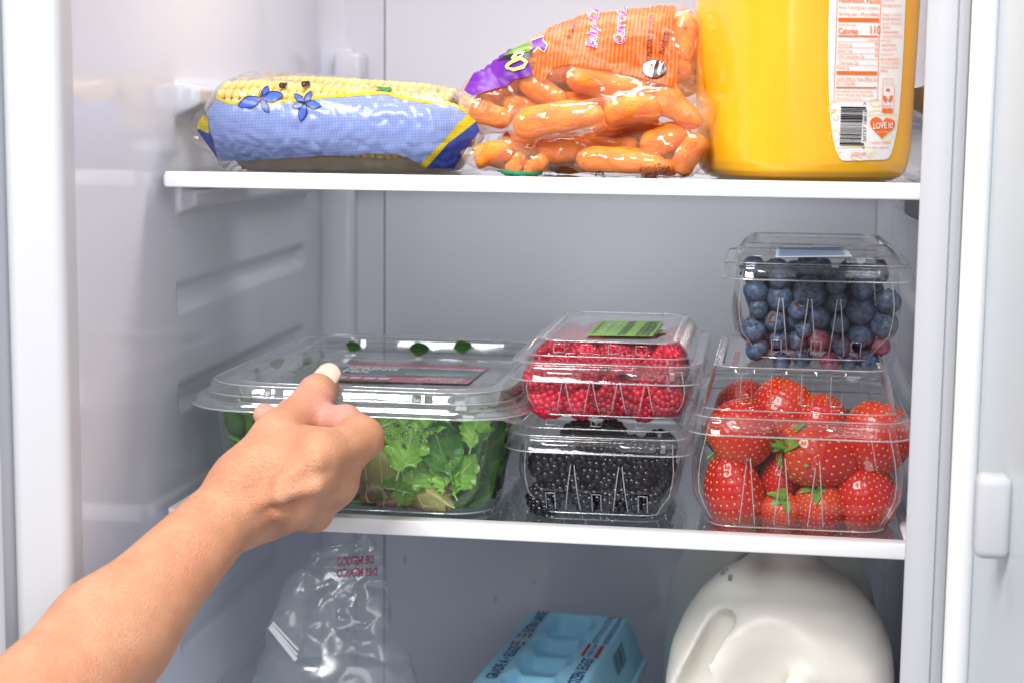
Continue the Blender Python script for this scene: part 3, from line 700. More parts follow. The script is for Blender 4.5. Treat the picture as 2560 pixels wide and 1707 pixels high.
pr = [(z, a_+XW, b_, c_) for z, a_, b_, c_ in pr]
shell('tub', interp_rings(pr, 26), M['tubplastic'], tub, cap=0, ns=40, nc=14)
shell('tub_rim', [(z, a_+XW, b_, c_) for z, a_, b_, c_ in [(TH, .0968, .1363, .038), (TH+.0015, .0985, .138, .039), (TH+.0015, .1045, .1455, .042), (TH-.0005, .1060, .147, .043), (TH-.004, .1062, .1472, .043)]], M['lidplastic'], tub, ns=40, nc=14)
lz = [(TH-.0030, TW+.0006, TD+.0006, .046), (TH-.0022, TW, TD, .046), (TH-.0014, TW-.0030, TD-.0030, .045), (TH-.001, TW-.0055, TD-.0055, .044), (TH+.0004, TW-.0070, TD-.0070, .043), (TH+.0042, TW-.0075, TD-.0075, .043), (TH+.0050, TW-.0088, TD-.0088, .042),
      (TH+.0058, TW-.0092, TD-.0092, .042), (TH+.0095, TW-.0100, TD-.0100, .041), (TH+.0112, TW-.0112, TD-.0112, .040), (TH+.0118, TW-.0130, TD-.0130, .040), (TH+.0118, TW-.0250, TD-.0250, .034), (TH+.0112, TW-.0268, TD-.0268, .033), (TH+.0095, TW-.0276, TD-.0276, .032), (TH-.0015, TW-.0300, TD-.0300, .030), (TH-.0032, TW-.0312, TD-.0312, .029), (TH-.0036, TW-.0335, TD-.0335, .028)]
def salmod(s, t, k, z):
    # notches along the raised perimeter
    if 12 <= k <= 15 and s in 'lr' and t < -.035: return -.006
    if 6 <= k <= 10 and s in 'fb' and (.045 < abs(t) < .054): return .0016
    return 0
shell('lid', lz, M['lidplastic'], tub, salmod, cap=-1, ns=48, nc=14)
bead('rim_edge', TH-.0030, TW+.0006, TD+.0006, .046, .0007, tub); bead('lid_edge', TH+.0050, TW-.0085, TD-.0085, .042, .0005, tub); bead('lid_edge', TH+.0116, TW-.0120, TD-.0120, .040, .0006, tub); bead('lid_edge', TH+.0116, TW-.0262, TD-.0262, .033, .0005, tub); bead('base_edge', .0016, .0842+XW, .1212, .032, .0006, tub)
# pull tab at the front right corner
V = []; nu, nv = 16, 7
for i in range(nu):
    for j in range(nv):
        u = i/(nu-1); v = -1+2*j/(nv-1); wv = .016*(1-.5*u**4)
        V.append((.083+.030*u, -TD+.030-.016*u+v*wv, TH-.0032-.002*u+.0012*math.exp(-((u-.6)/.12)**2)))
mobj('pull_tab', V, grid(nu, nv), M['lidplastic'], tub)
# leaves ------------------------------------------------------------
def leaf_mat(name, c1, c2, edge=None, vein=(.30, .42, .14)):
    m, nt, out = mat_new(name); b = N(nt, 'ShaderNodeBsdfPrincipled')
    uv = N(nt, 'ShaderNodeUVMap'); sp = N(nt, 'ShaderNodeSeparateXYZ'); nt.links.new(uv.outputs[0], sp.inputs[0])
    tc = N(nt, 'ShaderNodeTexCoord'); nz = N(nt, 'ShaderNodeTexNoise'); nz.inputs['Scale'].default_value = 90; nz.inputs['Detail'].default_value = 4; nt.links.new(tc.outputs['Object'], nz.inputs['Vector'])
    cr = N(nt, 'ShaderNodeValToRGB'); e = cr.color_ramp.elements; e[0].position = .35; e[0].color = (*c1, 1); e[1].position = .68; e[1].color = (*c2, 1); nt.links.new(nz.outputs[0], cr.inputs[0]); src = cr.outputs[0]
    # v: 0 on the midrib .. 1 at the edge ; u along
    if edge:
        c3 = N(nt, 'ShaderNodeMapRange'); c3.inputs[1].default_value = .12; c3.inputs[2].default_value = .72
        n3 = N(nt, 'ShaderNodeMath', operation='MULTIPLY_ADD'); n3.inputs[1].default_value = .55; nt.links.new(nz.outputs[0], n3.inputs[0]); nt.links.new(sp.outputs[1], n3.inputs[2])
        sb_ = N(nt, 'ShaderNodeMath', operation='SUBTRACT'); sb_.inputs[1].default_value = .25; nt.links.new(n3.outputs[0], sb_.inputs[0]); nt.links.new(sb_.outputs[0], c3.inputs[0])
        mx = N(nt, 'ShaderNodeMix', data_type='RGBA'); mx.inputs[7].default_value = (*edge, 1); nt.links.new(c3.outputs[0], mx.inputs[0]); nt.links.new(src, mx.inputs[6]); src = mx.outputs[2]
    # veins: midrib plus slanted side veins
    wv = N(nt, 'ShaderNodeMath', operation='MULTIPLY_ADD'); wv.inputs[1].default_value = -.32; nt.links.new(sp.outputs[1], wv.inputs[0]); nt.links.new(sp.outputs[0], wv.inputs[2])
    w2 = N(nt, 'ShaderNodeMath', operation='MULTIPLY'); w2.inputs[1].default_value = 44; nt.links.new(wv.outputs[0], w2.inputs[0])
    w3 = N(nt, 'ShaderNodeMath', operation='SINE'); nt.links.new(w2.outputs[0], w3.inputs[0])
    w4 = N(nt, 'ShaderNodeMapRange'); w4.inputs[1].default_value = .90; w4.inputs[2].default_value = 1.0; w4.inputs[4].default_value = .55; nt.links.new(w3.outputs[0], w4.inputs[0])
    mr = N(nt, 'ShaderNodeMapRange'); mr.inputs[1].default_value = .0; mr.inputs[2].default_value = .10; mr.inputs[3].default_value = .9; mr.inputs[4].default_value = 0; nt.links.new(sp.outputs[1], mr.inputs[0])
    mxx = N(nt, 'ShaderNodeMath', operation='MAXIMUM'); nt.links.new(w4.outputs[0], mxx.inputs[0]); nt.links.new(mr.outputs[0], mxx.inputs[1])
    m2 = N(nt, 'ShaderNodeMix', data_type='RGBA'); m2.inputs[7].default_value = (*vein, 1); nt.links.new(mxx.outputs[0], m2.inputs[0]); nt.links.new(src, m2.inputs[6])
    oi = N(nt, 'ShaderNodeObjectInfo'); hs = N(nt, 'ShaderNodeHueSaturation'); mp = N(nt, 'ShaderNodeMapRange'); mp.inputs[3].default_value = .7; mp.inputs[4].default_value = 1.35
    nt.links.new(oi.outputs['Random'], mp.inputs[0]); nt.links.new(mp.outputs[0], hs.inputs['Value']); nt.links.new(m2.outputs[2], hs.inputs['Color']); nt.links.new(hs.outputs[0], b.inputs['Base Color'])
    b.inputs['Roughness'].default_value = .32; b.inputs['Specular IOR Level'].default_value = .5
    bp = N(nt, 'ShaderNodeBump'); bp.inputs['Distance'].default_value = .0008; ad = N(nt, 'ShaderNodeMath', operation='SUBTRACT'); nt.links.new(nz.outputs[0], ad.inputs[0]); nt.links.new(mxx.outputs[0], ad.inputs[1]); nt.links.new(ad.outputs[0], bp.inputs['Height']); nt.links.new(bp.outputs[0], b.inputs['Normal'])
    tl = N(nt, 'ShaderNodeBsdfTranslucent'); nt.links.new(hs.outputs[0], tl.inputs[0])
    mix = N(nt, 'ShaderNodeMixShader'); mix.inputs[0].default_value = .28; nt.links.new(b.outputs[0], mix.inputs[1]); nt.links.new(tl.outputs[0], mix.inputs[2]); nt.links.new(mix.outputs[0], out.inputs[0])
    return m
M['spinach'] = leaf_mat('spinach_leaf', (.026, .115, .012), (.075, .25, .026), vein=(.17, .36, .06))
M['lettuce'] = leaf_mat('lettuce_leaf', (.11, .33, .022), (.27, .55, .07), vein=(.40, .60, .16))
M['redleaf'] = leaf_mat('red_lettuce_leaf', (.30, .36, .06), (.46, .46, .13), edge=(.13, .035, .018), vein=(.66, .58, .30))
M['chard'] = leaf_mat('dark_red_leaf', (.03, .012, .014), (.07, .03, .02), vein=(.20, .02, .04))
def leaf_mesh(name, mat, L, W, seed, frill=0.0, bend=.5, cup=.3, jag=0.0):
    rg = random.Random(seed); nu, nv = 26, 15; V = []; UV = []
    ph = rg.uniform(0, 6); tw = rg.uniform(-.5, .5)
    for i in range(nu):
        u = i/(nu-1); wv = W*(math.sin(math.pi*min(1, u*.94+.04))**.75)*(1.15-.35*u)
        a = bend*(u-.35)
        for j in range(nv):
            v = -1+2*j/(nv-1); av = abs(v)
            k = 1-jag*(.5+.5*math.sin(u*46+ph))*sstep(.6, 1, av)
            x = wv*v*k; z = cup*W*v*v+.10*W*math.sin(u*9+ph)*v+.06*W*math.sin(u*15+v*4+ph)
            z += frill*W*sstep(.35, 1, av)*(math.sin(u*24+ph*2+2*v)+.6*math.sin(u*41+ph))
            y = L*(u-.5)+(frill*.3*W*math.sin(u*33+ph)*av)
            # bend along the length
            ang = a*1.6; yy = y*math.cos(ang)-z*math.sin(ang); zz = y*math.sin(ang)*.8+z*math.cos(ang)
            xx = x*math.cos(tw*(u-.5))-0*zz; zz += x*math.sin(tw*(u-.5))
            V.append((xx, yy, zz)); UV.append((u, av))
    # stem
    o = len(V)
    for k in range(4):
        for i in range(5): a = 2*math.pi*i/5; V.append((.0011*math.cos(a), -L*.5*math.cos(bend*.5)-.004*k+.004, .0011*math.sin(a)+V[7][2])); UV.append((0, 0))
    F = grid(nu, nv)+[(o+k*5+i, o+k*5+(i+1) % 5, o+k*5+5+(i+1) % 5, o+k*5+5+i) for k in range(3) for i in range(5)]
    me = meshdata(name, V, F, mat); ul = me.uv_layers.new(name='UVMap')
    ul.data.foreach_set('uv', [c for p in me.polygons for vi in p.vertices for c in UV[vi]])
    return me
SPM = [leaf_mesh('spinach_leaf', M['spinach'], .062, .019, s, .05, .55+.3*(s % 3), .35) for s in range(5)]
LTM = [leaf_mesh('lettuce_leaf', M['lettuce'], .058, .021, s+20, .20, .5, .25, .22) for s in range(4)]
RDM = [leaf_mesh('red_lettuce_leaf', M['redleaf'], .085, .026, s+40, .17, .7, .25, .16) for s in range(3)]
CHM = [leaf_mesh('dark_red_leaf', M['chard'], .060, .014, s+60, .04, .5, .3) for s in range(2)]
KINDS = {'s': (SPM, 'spinach leaf'), 'l': (LTM, 'green lettuce leaf'), 'r': (RDM, 'red edged lettuce leaf'), 'd': (CHM, 'dark red leaf')}
NM = {'s': 'spinach_leaf', 'l': 'lettuce_leaf', 'r': 'red_lettuce_leaf', 'd': 'dark_red_leaf'}
lg = random.Random(11)
def soft(v, a, b, k=.10):
    return np.where(v > b, b+(v-b)*.03, np.where(v < a, a+(v-a)*.03, v))
def leaf(kind, p, nrm, along, s=1.0, idx=None, label=None, group=None, keep=True, ztop=.0655, squash=None):
    ms, nm = KINDS[kind]; me = ms[idx if idx is not None else lg.randint(0, len(ms)-1)]
    n = Vector(nrm).normalized(); a = Vector(along); a = (a-n*a.dot(n)).normalized(); x = a.cross(n)
    R3 = Matrix((x, a, n)).transposed(); MW = Matrix.Translation(Vector(p)) @ R3.to_4x4() @ Matrix.Scale(s, 4)
    me = me.copy(); me.transform(MW)
    Q = np.empty(len(me.vertices)*3); me.vertices.foreach_get('co', Q); Q = Q.reshape(-1, 3)
    if squash: Q[:, 1] = squash[0]+(Q[:, 1]-squash[0])*squash[1]
    if keep:                                     # leaves flatten softly against the plastic
        Q[:, 2] = soft(Q[:, 2], .0035, ztop)
        f = np.clip(Q[:, 2]/TH, 0, 1)
        hw = .0825+XW+.0105*f; hd = .119+.0125*f; rx = .030+.004*f
        dx = Q[:, 0]-TX; dy = Q[:, 1]-TY
        dx = soft(dx, -hw, hw); dy = soft(dy, -hd, hd)
        ex = np.maximum(np.abs(dx)-(hw-rx), 0); ey = np.maximum(np.abs(dy)-(hd-rx), 0); L = np.hypot(ex, ey); k = np.where(L > rx, rx/np.maximum(L, 1e-9), 1)
        dx = np.sign(dx)*(np.minimum(np.abs(dx), hw-rx)+ex*k); dy = np.sign(dy)*(np.minimum(np.abs(dy), hd-rx)+ey*k)
        Q[:, 0] = TX+dx; Q[:, 1] = TY+dy
    c = Q.mean(0); Q -= c; me.vertices.foreach_set('co', Q.reshape(-1)); me.update()
    o = dobj(NM[kind], me, None, c)
    tag(o, label or nm+' in the clear salad tub', 'leaf', None if (label and not group) else (group or nm.replace('leaf', 'leaves')+' in the salad tub'))
    return o
def cl(x, y): return 440+x/2.613, 800+y/2.613
FRONT = [  # crop x, y, depth offset, kind, along(x,z), normal tilt, scale, idx, label
    (1480, 990, .022, 'r', (.80, -.62), (.1, .25), 1.05, 0, 'long red edged lettuce leaf curling across the front of the tub'),
    (1400, 880, .018, 'r', (.35, -.95), (-.3, .1), .80, 1, 'brown tipped curly lettuce leaf behind the long red edged one'),
    (1530, 770, .012, 'l', (.25, .95), (-.2, .1), .62, 0, 'bright green lettuce leaf misted with condensation'),
    (1715, 800, .013, 's', (-.25, .95), (.3, .2), .62, 1, 'crinkled spinach leaf folded at the front of the tub'),
    (1880, 780, .014, 's', (.15, 1), (.15, .0), 1.30, 0, 'broad smooth spinach leaf standing against the plastic'),
    (1600, 985, .011, 'l', (.5, .7), (.2, .3), .46, 1, 'jagged light green lettuce leaf in front of the red edged one'),
    (1640, 1170, .012, 's', (.96, .2), (0, .5), 1.15, 3, 'pale spinach leaf lying along the bottom edge of the tub'),
    (1260, 1100, .013, 's', (.9, -.5), (.1, .2), 1.1, 2, 'dark spinach leaf low in the tub beside the knuckles'),
    (1330, 1180, .016, 's', (.95, -.2), (.0, .4), 1.1, 4, None), (1180, 1230, .013, 's', (1, -.1), (.0, .5), 1.0, 0, None),
    (1900, 960, .014, 'l', (.5, .8), (.2, .0), .85, 2, None), (1830, 1020, .016, 'r', (.9, .4), (.1, .2), .55, 2, None),
    (1950, 700, .016, 'l', (.1, 1), (.3, .1), .75, 3, None), (1420, 640, .016, 'l', (.8, .5), (.2, -.2), .6, 1, None), (1380, 580, .017, 'l', (1, .2), (.1, -.3), .75, 0, None),
    (1470, 640, .018, 'd', (.7, -.6), (.1, -.2), .8, 0, None), (1640, 600, .016, 'l', (1, .1), (.0, -.2), .8, 2, None), (1800, 590, .018, 'l', (1, -.1), (.1, -.2), .7, 3, None), (1750, 1090, .016, 'r', (1, -.2), (.1, .2), .6, 0, None),
    (330, 690, .014, 's', (.55, -.8), (-.3, .2), 1.15, 0, 'glossy spinach leaf folded beside the fingertip'), (430, 640, .012, 's', (.9, -.3), (.1, .3), .75, 1, 'curled spinach leaf beside the fingertip'), (330, 830, .014, 's', (.3, -.9), (-.2, .0), 1.0, 2, None),
    (300, 600, .018, 's', (1, 0), (-.3, -.2), .8, 3, None), (420, 570, .018, 'l', (1, .1), (0, -.3), .6, 3, None), (560, 700, .02, 's', (.5, .8), (0, 0), 1.1, 4, None), (700, 800, .02, 's', (-.5, .8), (0, 0), 1.1, 0, None), (900, 900, .02, 'l', (.5, .8), (0, 0), 1.1, 0, None),
    (1120, 1000, .02, 's', (-.6, .8), (0, .1), 1.2, 1, None), (1560, 1090, .022, 'd', (.9, .2), (0, .2), 1.0, 1, None), (1720, 930, .022, 's', (.2, 1), (0, 0), 1.2, 2, None), (1450, 1010, .024, 's', (.6, -.8), (0, 0), 1.3, 3, None), (1250, 700, .02, 'l', (.2, .9), (0, 0), 1.0, 2, None), (1050, 620, .022, 'l', (1, .1), (0, -.2), .9, 1, None),
]
order = [2, 3, 5, 0, 6, 4, 1, 7, 19, 20]+[i for i in range(len(FRONT)) if i not in (2, 3, 5, 0, 6, 4, 1, 7, 19, 20)]
FI = {(FRONT[i][0], FRONT[i][1]): (n if n < 5 else 5+(n-5)*.75) for n, i in enumerate(order)}
for (x, y, al, s, ix) in ((1430, 660, (.8, .4), .42, 3), (1640, 640, (.9, -.2), .45, 2), (1880, 985, (.6, .7), .45, 1), (1760, 1010, (-.5, .8), .40, 0), (1960, 690, (.2, .9), .42, 2), (1480, 1120, (.9, -.1), .40, 1)):
    px, py = cl(x, y); leaf('l', at(px, py, .0235), (lg.uniform(-.4, .4), -1, lg.uniform(-.3, .4)), (al[0], 0, al[1]), s*1.3, ix, squash=(.0235, .5), label='small frilly green lettuce piece against the front of the tub', group='frilly lettuce pieces')
for (x, y, dy, k, al, tl, s, ix, lab) in FRONT:
    px, py = cl(x, y); yp = .0225+.0032*FI[(x, y)]; p = at(px, py, yp); p[2] = max(p[2], .006)
    leaf(k, p, (tl[0], -1, tl[1]), (al[0], 0, al[1]), s*1.3, ix, lab, squash=(yp, .55))
# leaves along the sides, floor, under the lid and through the middle
for i in range(26):
    z = lg.uniform(.012, .062); y = lg.uniform(.03, .25)
    leaf(lg.choice('ssslrd'), (TX+.076+.006*z/.07-.004*lg.random(), y, z), (1, -.2, lg.uniform(-.2, .3)), (0, lg.uniform(-1, 1), lg.uniform(-1, 1)), lg.uniform(.8, 1.1))
for i in range(16):
    z = lg.uniform(.012, .062); y = lg.uniform(.03, .25)
    leaf(lg.choice('ssll'), (TX-.079-.006*z/.07, y, z), (-1, -.2, lg.uniform(-.2, .3)), (0, lg.uniform(-1, 1), lg.uniform(-1, 1)), lg.uniform(.8, 1.1))
for i in range(30):
    leaf(lg.choice('sslll'), (TX+lg.uniform(-.055, .06), lg.uniform(.055, .225), lg.uniform(.040, .050)), (lg.uniform(-.25, .25), lg.uniform(-.25, .1), 1), (lg.uniform(-1, 1), lg.uniform(-1, 1), 0), lg.uniform(.9, 1.3))
for i in range(30):
    leaf(lg.choice('sssld'), (TX+lg.uniform(-.065, .065), lg.uniform(.085, .14), lg.uniform(.012, .050)), (lg.uniform(-.5, .5), -1, lg.uniform(-.4, .6)), (lg.uniform(-1, 1), 0, lg.uniform(-1, 1)), lg.uniform(.9, 1.2))
# scraps caught in the rear wall of the lid
for (px, py, Y, s) in ((1050, 874, .254, .30), (1158, 868, .254, .27), (885, 868, .254, .23), (694, 908, .16, .22)):
    p = at(px, py, Y); leaf('s', p, (.1, -1, .25), (1, 0, lg.uniform(-.5, .5)), s, 3, keep=False, squash=(Y, .12), label='small spinach scrap stuck inside the lid of the salad tub', group='spinach scraps in the lid')

# droplets of condensation on the front wall
dv, df = ico(1.0, 1); V = []; F = []; dg = random.Random(31)
for i in range(420):
    if i < 300: x = TX+dg.gauss(.036, .014); z = dg.gauss(.058, .006)
    else: x = TX+dg.uniform(-.06, .075); z = dg.uniform(.008, .066)
    if not (.004 < z < TH-.004 and abs(x-TX) < .066): continue
    y = TY-(.1240+.0105*z/TH)-.0001; s = dg.uniform(.00018, .00048); o = len(V)
    V += [(x+p[0]*s-TX, y+p[1]*s*.5-TY, z+p[2]*s) for p in dv]; F += [tuple(o+q for q in f) for f in df]
mobj('condensation', V, F, M['pet_edge'], tub)['kind'] = 'stuff'
# ------------------------------------------------------------------ the hand and forearm (one continuous skin)
def A(px, py, Y): return np.array(at(px, py, Y))
def skin_mat():
    m, nt, out = mat_new('skin'); b = N(nt, 'ShaderNodeBsdfPrincipled'); nt.links.new(b.outputs[0], out.inputs[0])
    tc = N(nt, 'ShaderNodeTexCoord'); at_ = N(nt, 'ShaderNodeAttribute', attribute_name='pink')
    nz = N(nt, 'ShaderNodeTexNoise'); nz.inputs['Scale'].default_value = 38; nz.inputs['Detail'].default_value = 5; nz.inputs['Roughness'].default_value = .6
    nt.links.new(tc.outputs['Object'], nz.inputs['Vector'])
    cr = N(nt, 'ShaderNodeValToRGB'); e = cr.color_ramp.elements; e[0].position = .3; e[0].color = (.54, .24, .13, 1); e[1].position = .7; e[1].color = (.68, .35, .21, 1)
    nt.links.new(nz.outputs[0], cr.inputs[0])
    mx = N(nt, 'ShaderNodeMix', data_type='RGBA'); mx.inputs[7].default_value = (.80, .36, .30, 1)
    nt.links.new(at_.outputs['Fac'], mx.inputs[0]); nt.links.new(cr.outputs[0], mx.inputs[6])
    nb = N(nt, 'ShaderNodeTexNoise'); nb.inputs['Scale'].default_value = 17; nb.inputs['Detail'].default_value = 3; nt.links.new(tc.outputs['Object'], nb.inputs['Vector'])
    cb = N(nt, 'ShaderNodeMapRange'); cb.inputs[1].default_value = .48; cb.inputs[2].default_value = .72; cb.inputs[4].default_value = .38; nt.links.new(nb.outputs[0], cb.inputs[0])
    mb = N(nt, 'ShaderNodeMix', data_type='RGBA'); mb.inputs[7].default_value = (.58, .19, .11, 1); nt.links.new(cb.outputs[0], mb.inputs[0]); nt.links.new(mx.outputs[2], mb.inputs[6]); mx = mb
    # small moles and freckles
    vo = N(nt, 'ShaderNodeTexVoronoi'); vo.inputs['Scale'].default_value = 42; nt.links.new(tc.outputs['Object'], vo.inputs['Vector'])
    c2 = N(nt, 'ShaderNodeValToRGB'); c2.color_ramp.elements[0].position = .03; c2.color_ramp.elements[0].color = (.55, .45, .40, 1); c2.color_ramp.elements[1].position = .07; c2.color_ramp.elements[1].color = (1, 1, 1, 1)
    nt.links.new(vo.outputs['Distance'], c2.inputs[0])
    mm = N(nt, 'ShaderNodeMix', data_type='RGBA', blend_type='MULTIPLY'); mm.inputs[0].default_value = .45
    nt.links.new(mx.outputs[2], mm.inputs[6]); nt.links.new(c2.outputs[0], mm.inputs[7]); nt.links.new(mm.outputs[2], b.inputs['Base Color'])
    b.inputs['Roughness'].default_value = .46; b.inputs['Specular IOR Level'].default_value = .4
    b.inputs['Subsurface Weight'].default_value = .35; b.inputs['Subsurface Radius'].default_value = (1, .35, .18); b.inputs['Subsurface Scale'].default_value = .0035
    # skin grain: fine creases across the limb plus pores
    mp = N(nt, 'ShaderNodeMapping'); mp.inputs['Rotation'].default_value = (0.3, .2, .75); mp.inputs['Scale'].default_value = (1.0, 3.4, 3.0)
    nt.links.new(tc.outputs['Object'], mp.inputs[0])
    g1 = N(nt, 'ShaderNodeTexVoronoi', feature='DISTANCE_TO_EDGE'); g1.inputs['Scale'].default_value = 330; nt.links.new(mp.outputs[0], g1.inputs['Vector'])
    g2 = N(nt, 'ShaderNodeTexNoise'); g2.inputs['Scale'].default_value = 900; g2.inputs['Detail'].default_value = 3; nt.links.new(tc.outputs['Object'], g2.inputs['Vector'])
    su = N(nt, 'ShaderNodeMath', operation='ADD'); nt.links.new(g1.outputs['Distance'], su.inputs[0]); nt.links.new(g2.outputs[0], su.inputs[1])
    bp = N(nt, 'ShaderNodeBump'); bp.inputs['Distance'].default_value = .0007; bp.inputs['Strength'].default_value = 1.0; nt.links.new(su.outputs[0], bp.inputs['Height']); nt.links.new(bp.outputs[0], b.inputs['Normal'])
    return m
M['skin'] = skin_mat()
M['nail'] = pbr('nail', (.80, .60, .49), .25, (.84, .66, .55), 60, coat=.5)
def build_arm():
    W = A(575, 1272, -.088)
    el = A(272, 1592, -.180); e0 = A(-150, 2030, -.30)
    e1 = (W-e0)/np.linalg.norm(W-e0); e2 = np.cross(e1, (0, 1, 0)); e2 /= np.linalg.norm(e2); e3 = np.cross(e1, e2)
    B = np.stack([e1, e2, e3])                       # rows: local axes
    org = e0
    def L(p): return B@(np.asarray(p)-org)
    cones = []
    def c(a, b, ra, rb, k=.010): cones.append((L(a), L(b), ra, rb, k))
    # forearm: two bones side by side give the flattened section
    off = e2*.0050
    c(e0+off*1.6, el+off*1.2, .033, .0240); c(e0-off*1.6, el-off*1.2, .033, .0240, .02)
    c(el+off*1.2, W+off*1.1, .0240, .0150, .02); c(el-off*1.2, W-off*1.0, .0240, .0150, .02)
    c(A(560, 1310, -.080), A(600, 1322, -.078), .0125, .0110, .014)   # wrist heel
    K1, K2, K3, K4 = A(905, 1094, -.046), A(836, 1212, -.056), A(785, 1284, -.052), A(704, 1297, -.048)
    M1, M2, M3, M4 = A(795, 1138, -.080), A(765, 1208, -.086), A(735, 1262, -.080), A(672, 1296, -.070)
    c(A(608, 1215, -.080), M1, .0150, .0125, .012); c(A(600, 1245, -.088), M2, .0150, .0125, .012)
    c(A(600, 1275, -.085), M3, .0145, .0115, .012); c(A(597, 1300, -.080), M4, .0130, .0105, .012)
    c(A(600, 1240, -.070), A(760, 1170, -.060), .018, .017, .014)     # palm bulk
    c(A(620, 1270, -.062), A(740, 1235, -.050), .015, .013, .012)
    c(M1, K1, .0125, .0128, .010); c(M2, K2, .0120, .0118, .010); c(M3, K3, .0112, .0108, .009); c(M4, K4, .0102, .0098, .009)
    c(A(862, 1142, -.056), A(846, 1180, -.058), .0105, .0108, .012); c(K2, A(824, 1236, -.052), .0118, .0105, .008); c(M1, M3, .012, .0115, .012)
    # curled fingers behind the palm
    I2, I3 = A(800, 1043, -.022), A(722, 1022, -.010)
    c(K1, A(865, 1052, -.033), .0122, .0098, .006); c(A(865, 1052, -.033), I2, .0098, .0088, .004); c(I2, I3, .0088, .0072, .003)
    T2 = A(662, 1036, -.0115); D2 = A(742, 1092, -.026)
    c(K2, D2, .0112, .0090, .004); c(D2, T2, .0090, .0076, .003)
    c(K3, A(715, 1180, -.028), .0104, .0084, .004); c(A(715, 1180, -.028), A(668, 1120, -.020), .0084, .007, .003)
    c(K4, A(668, 1215, -.030), .0092, .0078, .004)
    # thumb
    C0, C1, C2, C3 = A(628, 1185, -.078), A(695, 1092, -.052), A(768, 1016, -.022), A(808, 966, -.003)
    c(C0, C1, .0185, .0150, .014); c(C1, C2, .0146, .0122, .008); c(C2, A(792, 984, -.011), .0122, .0121, .003); c(A(792, 984, -.011), C3, .0121, .0106, .003)
    c(A(655, 1180, -.080), A(760, 1110, -.068), .0120, .0100, .012)    # web muscle
    lo = np.array([0.02, -.075, -.085]); 
    pts = np.array([p for q in cones for p in q[:2]]); rr = .045
    lo = pts.min(0)-np.array([0, rr*.55, rr*.55]); hi = pts.max(0)+np.array([.02, rr*.55, rr*.55]); lo[0] = .0
    ten = [(A(610, 1250, -.092), A(705, 1205, -.1030), .0030), (A(705, 1205, -.1030), A(790, 1152, -.0955), .0028), (A(790, 1152, -.0955), A(893, 1112, -.0600), .0024), (A(600, 1272, -.096), A(700, 1240, -.1080), .0028), (A(700, 1240, -.1080), A(790, 1214, -.0985), .0027), (A(790, 1214, -.0985), A(836, 1212, -.068), .0022), (A(610, 1298, -.090), A(695, 1279, -.0985), .0022), (A(695, 1279, -.0985), A(760, 1272, -.0880), .0022)]
    def fn(G):
        P = G.astype(np.float32); d = np.full(P.shape[:-1], 1.0, np.float32)
        for (a, b, ra, rb, k) in cones:
            l = np.minimum(a, b)-max(ra, rb)-.03; h = np.maximum(a, b)+max(ra, rb)+.03
            sl = tuple(slice(int(max(0, (l[i]-lo[i])/vox)), int(max(0, (h[i]-lo[i])/vox)+1)) for i in range(3))
            d[sl] = smin(d[sl], sd_cone(P[sl], a, b, ra, rb), k)
        for (a, b, r) in ten:
            a = L(a); b = L(b); l = np.minimum(a, b)-.02; h = np.maximum(a, b)+.02
            sl = tuple(slice(int(max(0, (l[i]-lo[i])/vox)), int(max(0, (h[i]-lo[i])/vox)+1)) for i in range(3))
            d[sl] = smin(d[sl], sd_cone(P[sl], a, b, r, r), .0075)
        return np.clip(d, -.02, .02)
    vox = .00125
    V, F = implicit(fn, lo, hi, vox)
    V = relax(V, F, 5, .5); V = V@B+org
    Nn = normals(V, F)
    # knuckle creases and veins: shallow relief
    d = np.zeros(len(V))
    for (p, q, dep, wd) in ((A(764, 998, -.033), A(800, 1022, -.033), .0006, .0009), (A(758, 1006, -.036), A(795, 1030, -.036), .0006, .0009), (A(752, 1014, -.036), A(790, 1038, -.036), .0005, .0009), (A(773, 990, -.03), A(808, 1012, -.03), .0005, .0008),
                            (A(853, 1075, -.05), A(880, 1036, -.045), .0009, .0010), (A(775, 1070, -.07), A(745, 1050, -.06), .0006, .0010), (A(700, 1165, -.1), A(735, 1150, -.098), .0003, .001)):
        t = np.clip(((V-p)@(q-p))/((q-p)@(q-p)), 0, 1); dd = V-(p+t[:, None]*(q-p)); dd = dd-np.outer(dd@_f, _f)
        d -= dep*np.exp(-(np.linalg.norm(dd, axis=1)/wd)**2)*(Nn@_f < .2)
    V = V+Nn*d[:, None]
    o = mobj('person', V, F, M['skin'])
    tag(o, 'bare forearm and hand pinching the rim of the salad lid', 'person')
    # pinker finger ends
    pk = np.zeros(len(V))
    for (p, r) in ((T2, .030), (I3, .034), (I2, .024), (A(855, 1050, -.033), .018), (A(706, 1092, -.02), .02)):
        pk = np.maximum(pk, 1-sstep(r*.45, r, np.linalg.norm(V-p, axis=1)))
    at_ = o.data.attributes.new('pink', 'FLOAT', 'POINT'); at_.data.foreach_set('value', pk.astype(np.float32)*.9)
    # thumb nail: a curved plate on the back of the last joint
    bv = BVHTree.FromPolygons([tuple(v) for v in V], F)
    ax = C3-C2; ax /= np.linalg.norm(ax); view = CAM-C3; view /= np.linalg.norm(view)
    up = view*0.72+np.array([0.10, -0.05, .72]); up -= ax*(up@ax); up /= np.linalg.norm(up); sd = np.cross(up, ax)
    NV = []; nu, nv = 15, 13
    c0 = C3+ax*.0006
    for i in range(nu):
        u = -1+2*i/(nu-1)
        for j in range(nv):
            v = -1+2*j/(nv-1)
            lim = 1-.42*abs(u)**2.6; ln = .0096*(v*lim+.14) if v > 0 else .0096*(v*(1-.20*abs(u)**3)+.14)
            p0 = c0+ax*ln+sd*u*.0082*(1-.10*abs(v)**4)+up*.03
            h = bv.ray_cast(Vector(p0), Vector(-up)); 
            q = np.array(h[0]) if h[0] is not None else c0+ax*ln+sd*u*.0082+up*.004
            NV.append(q)
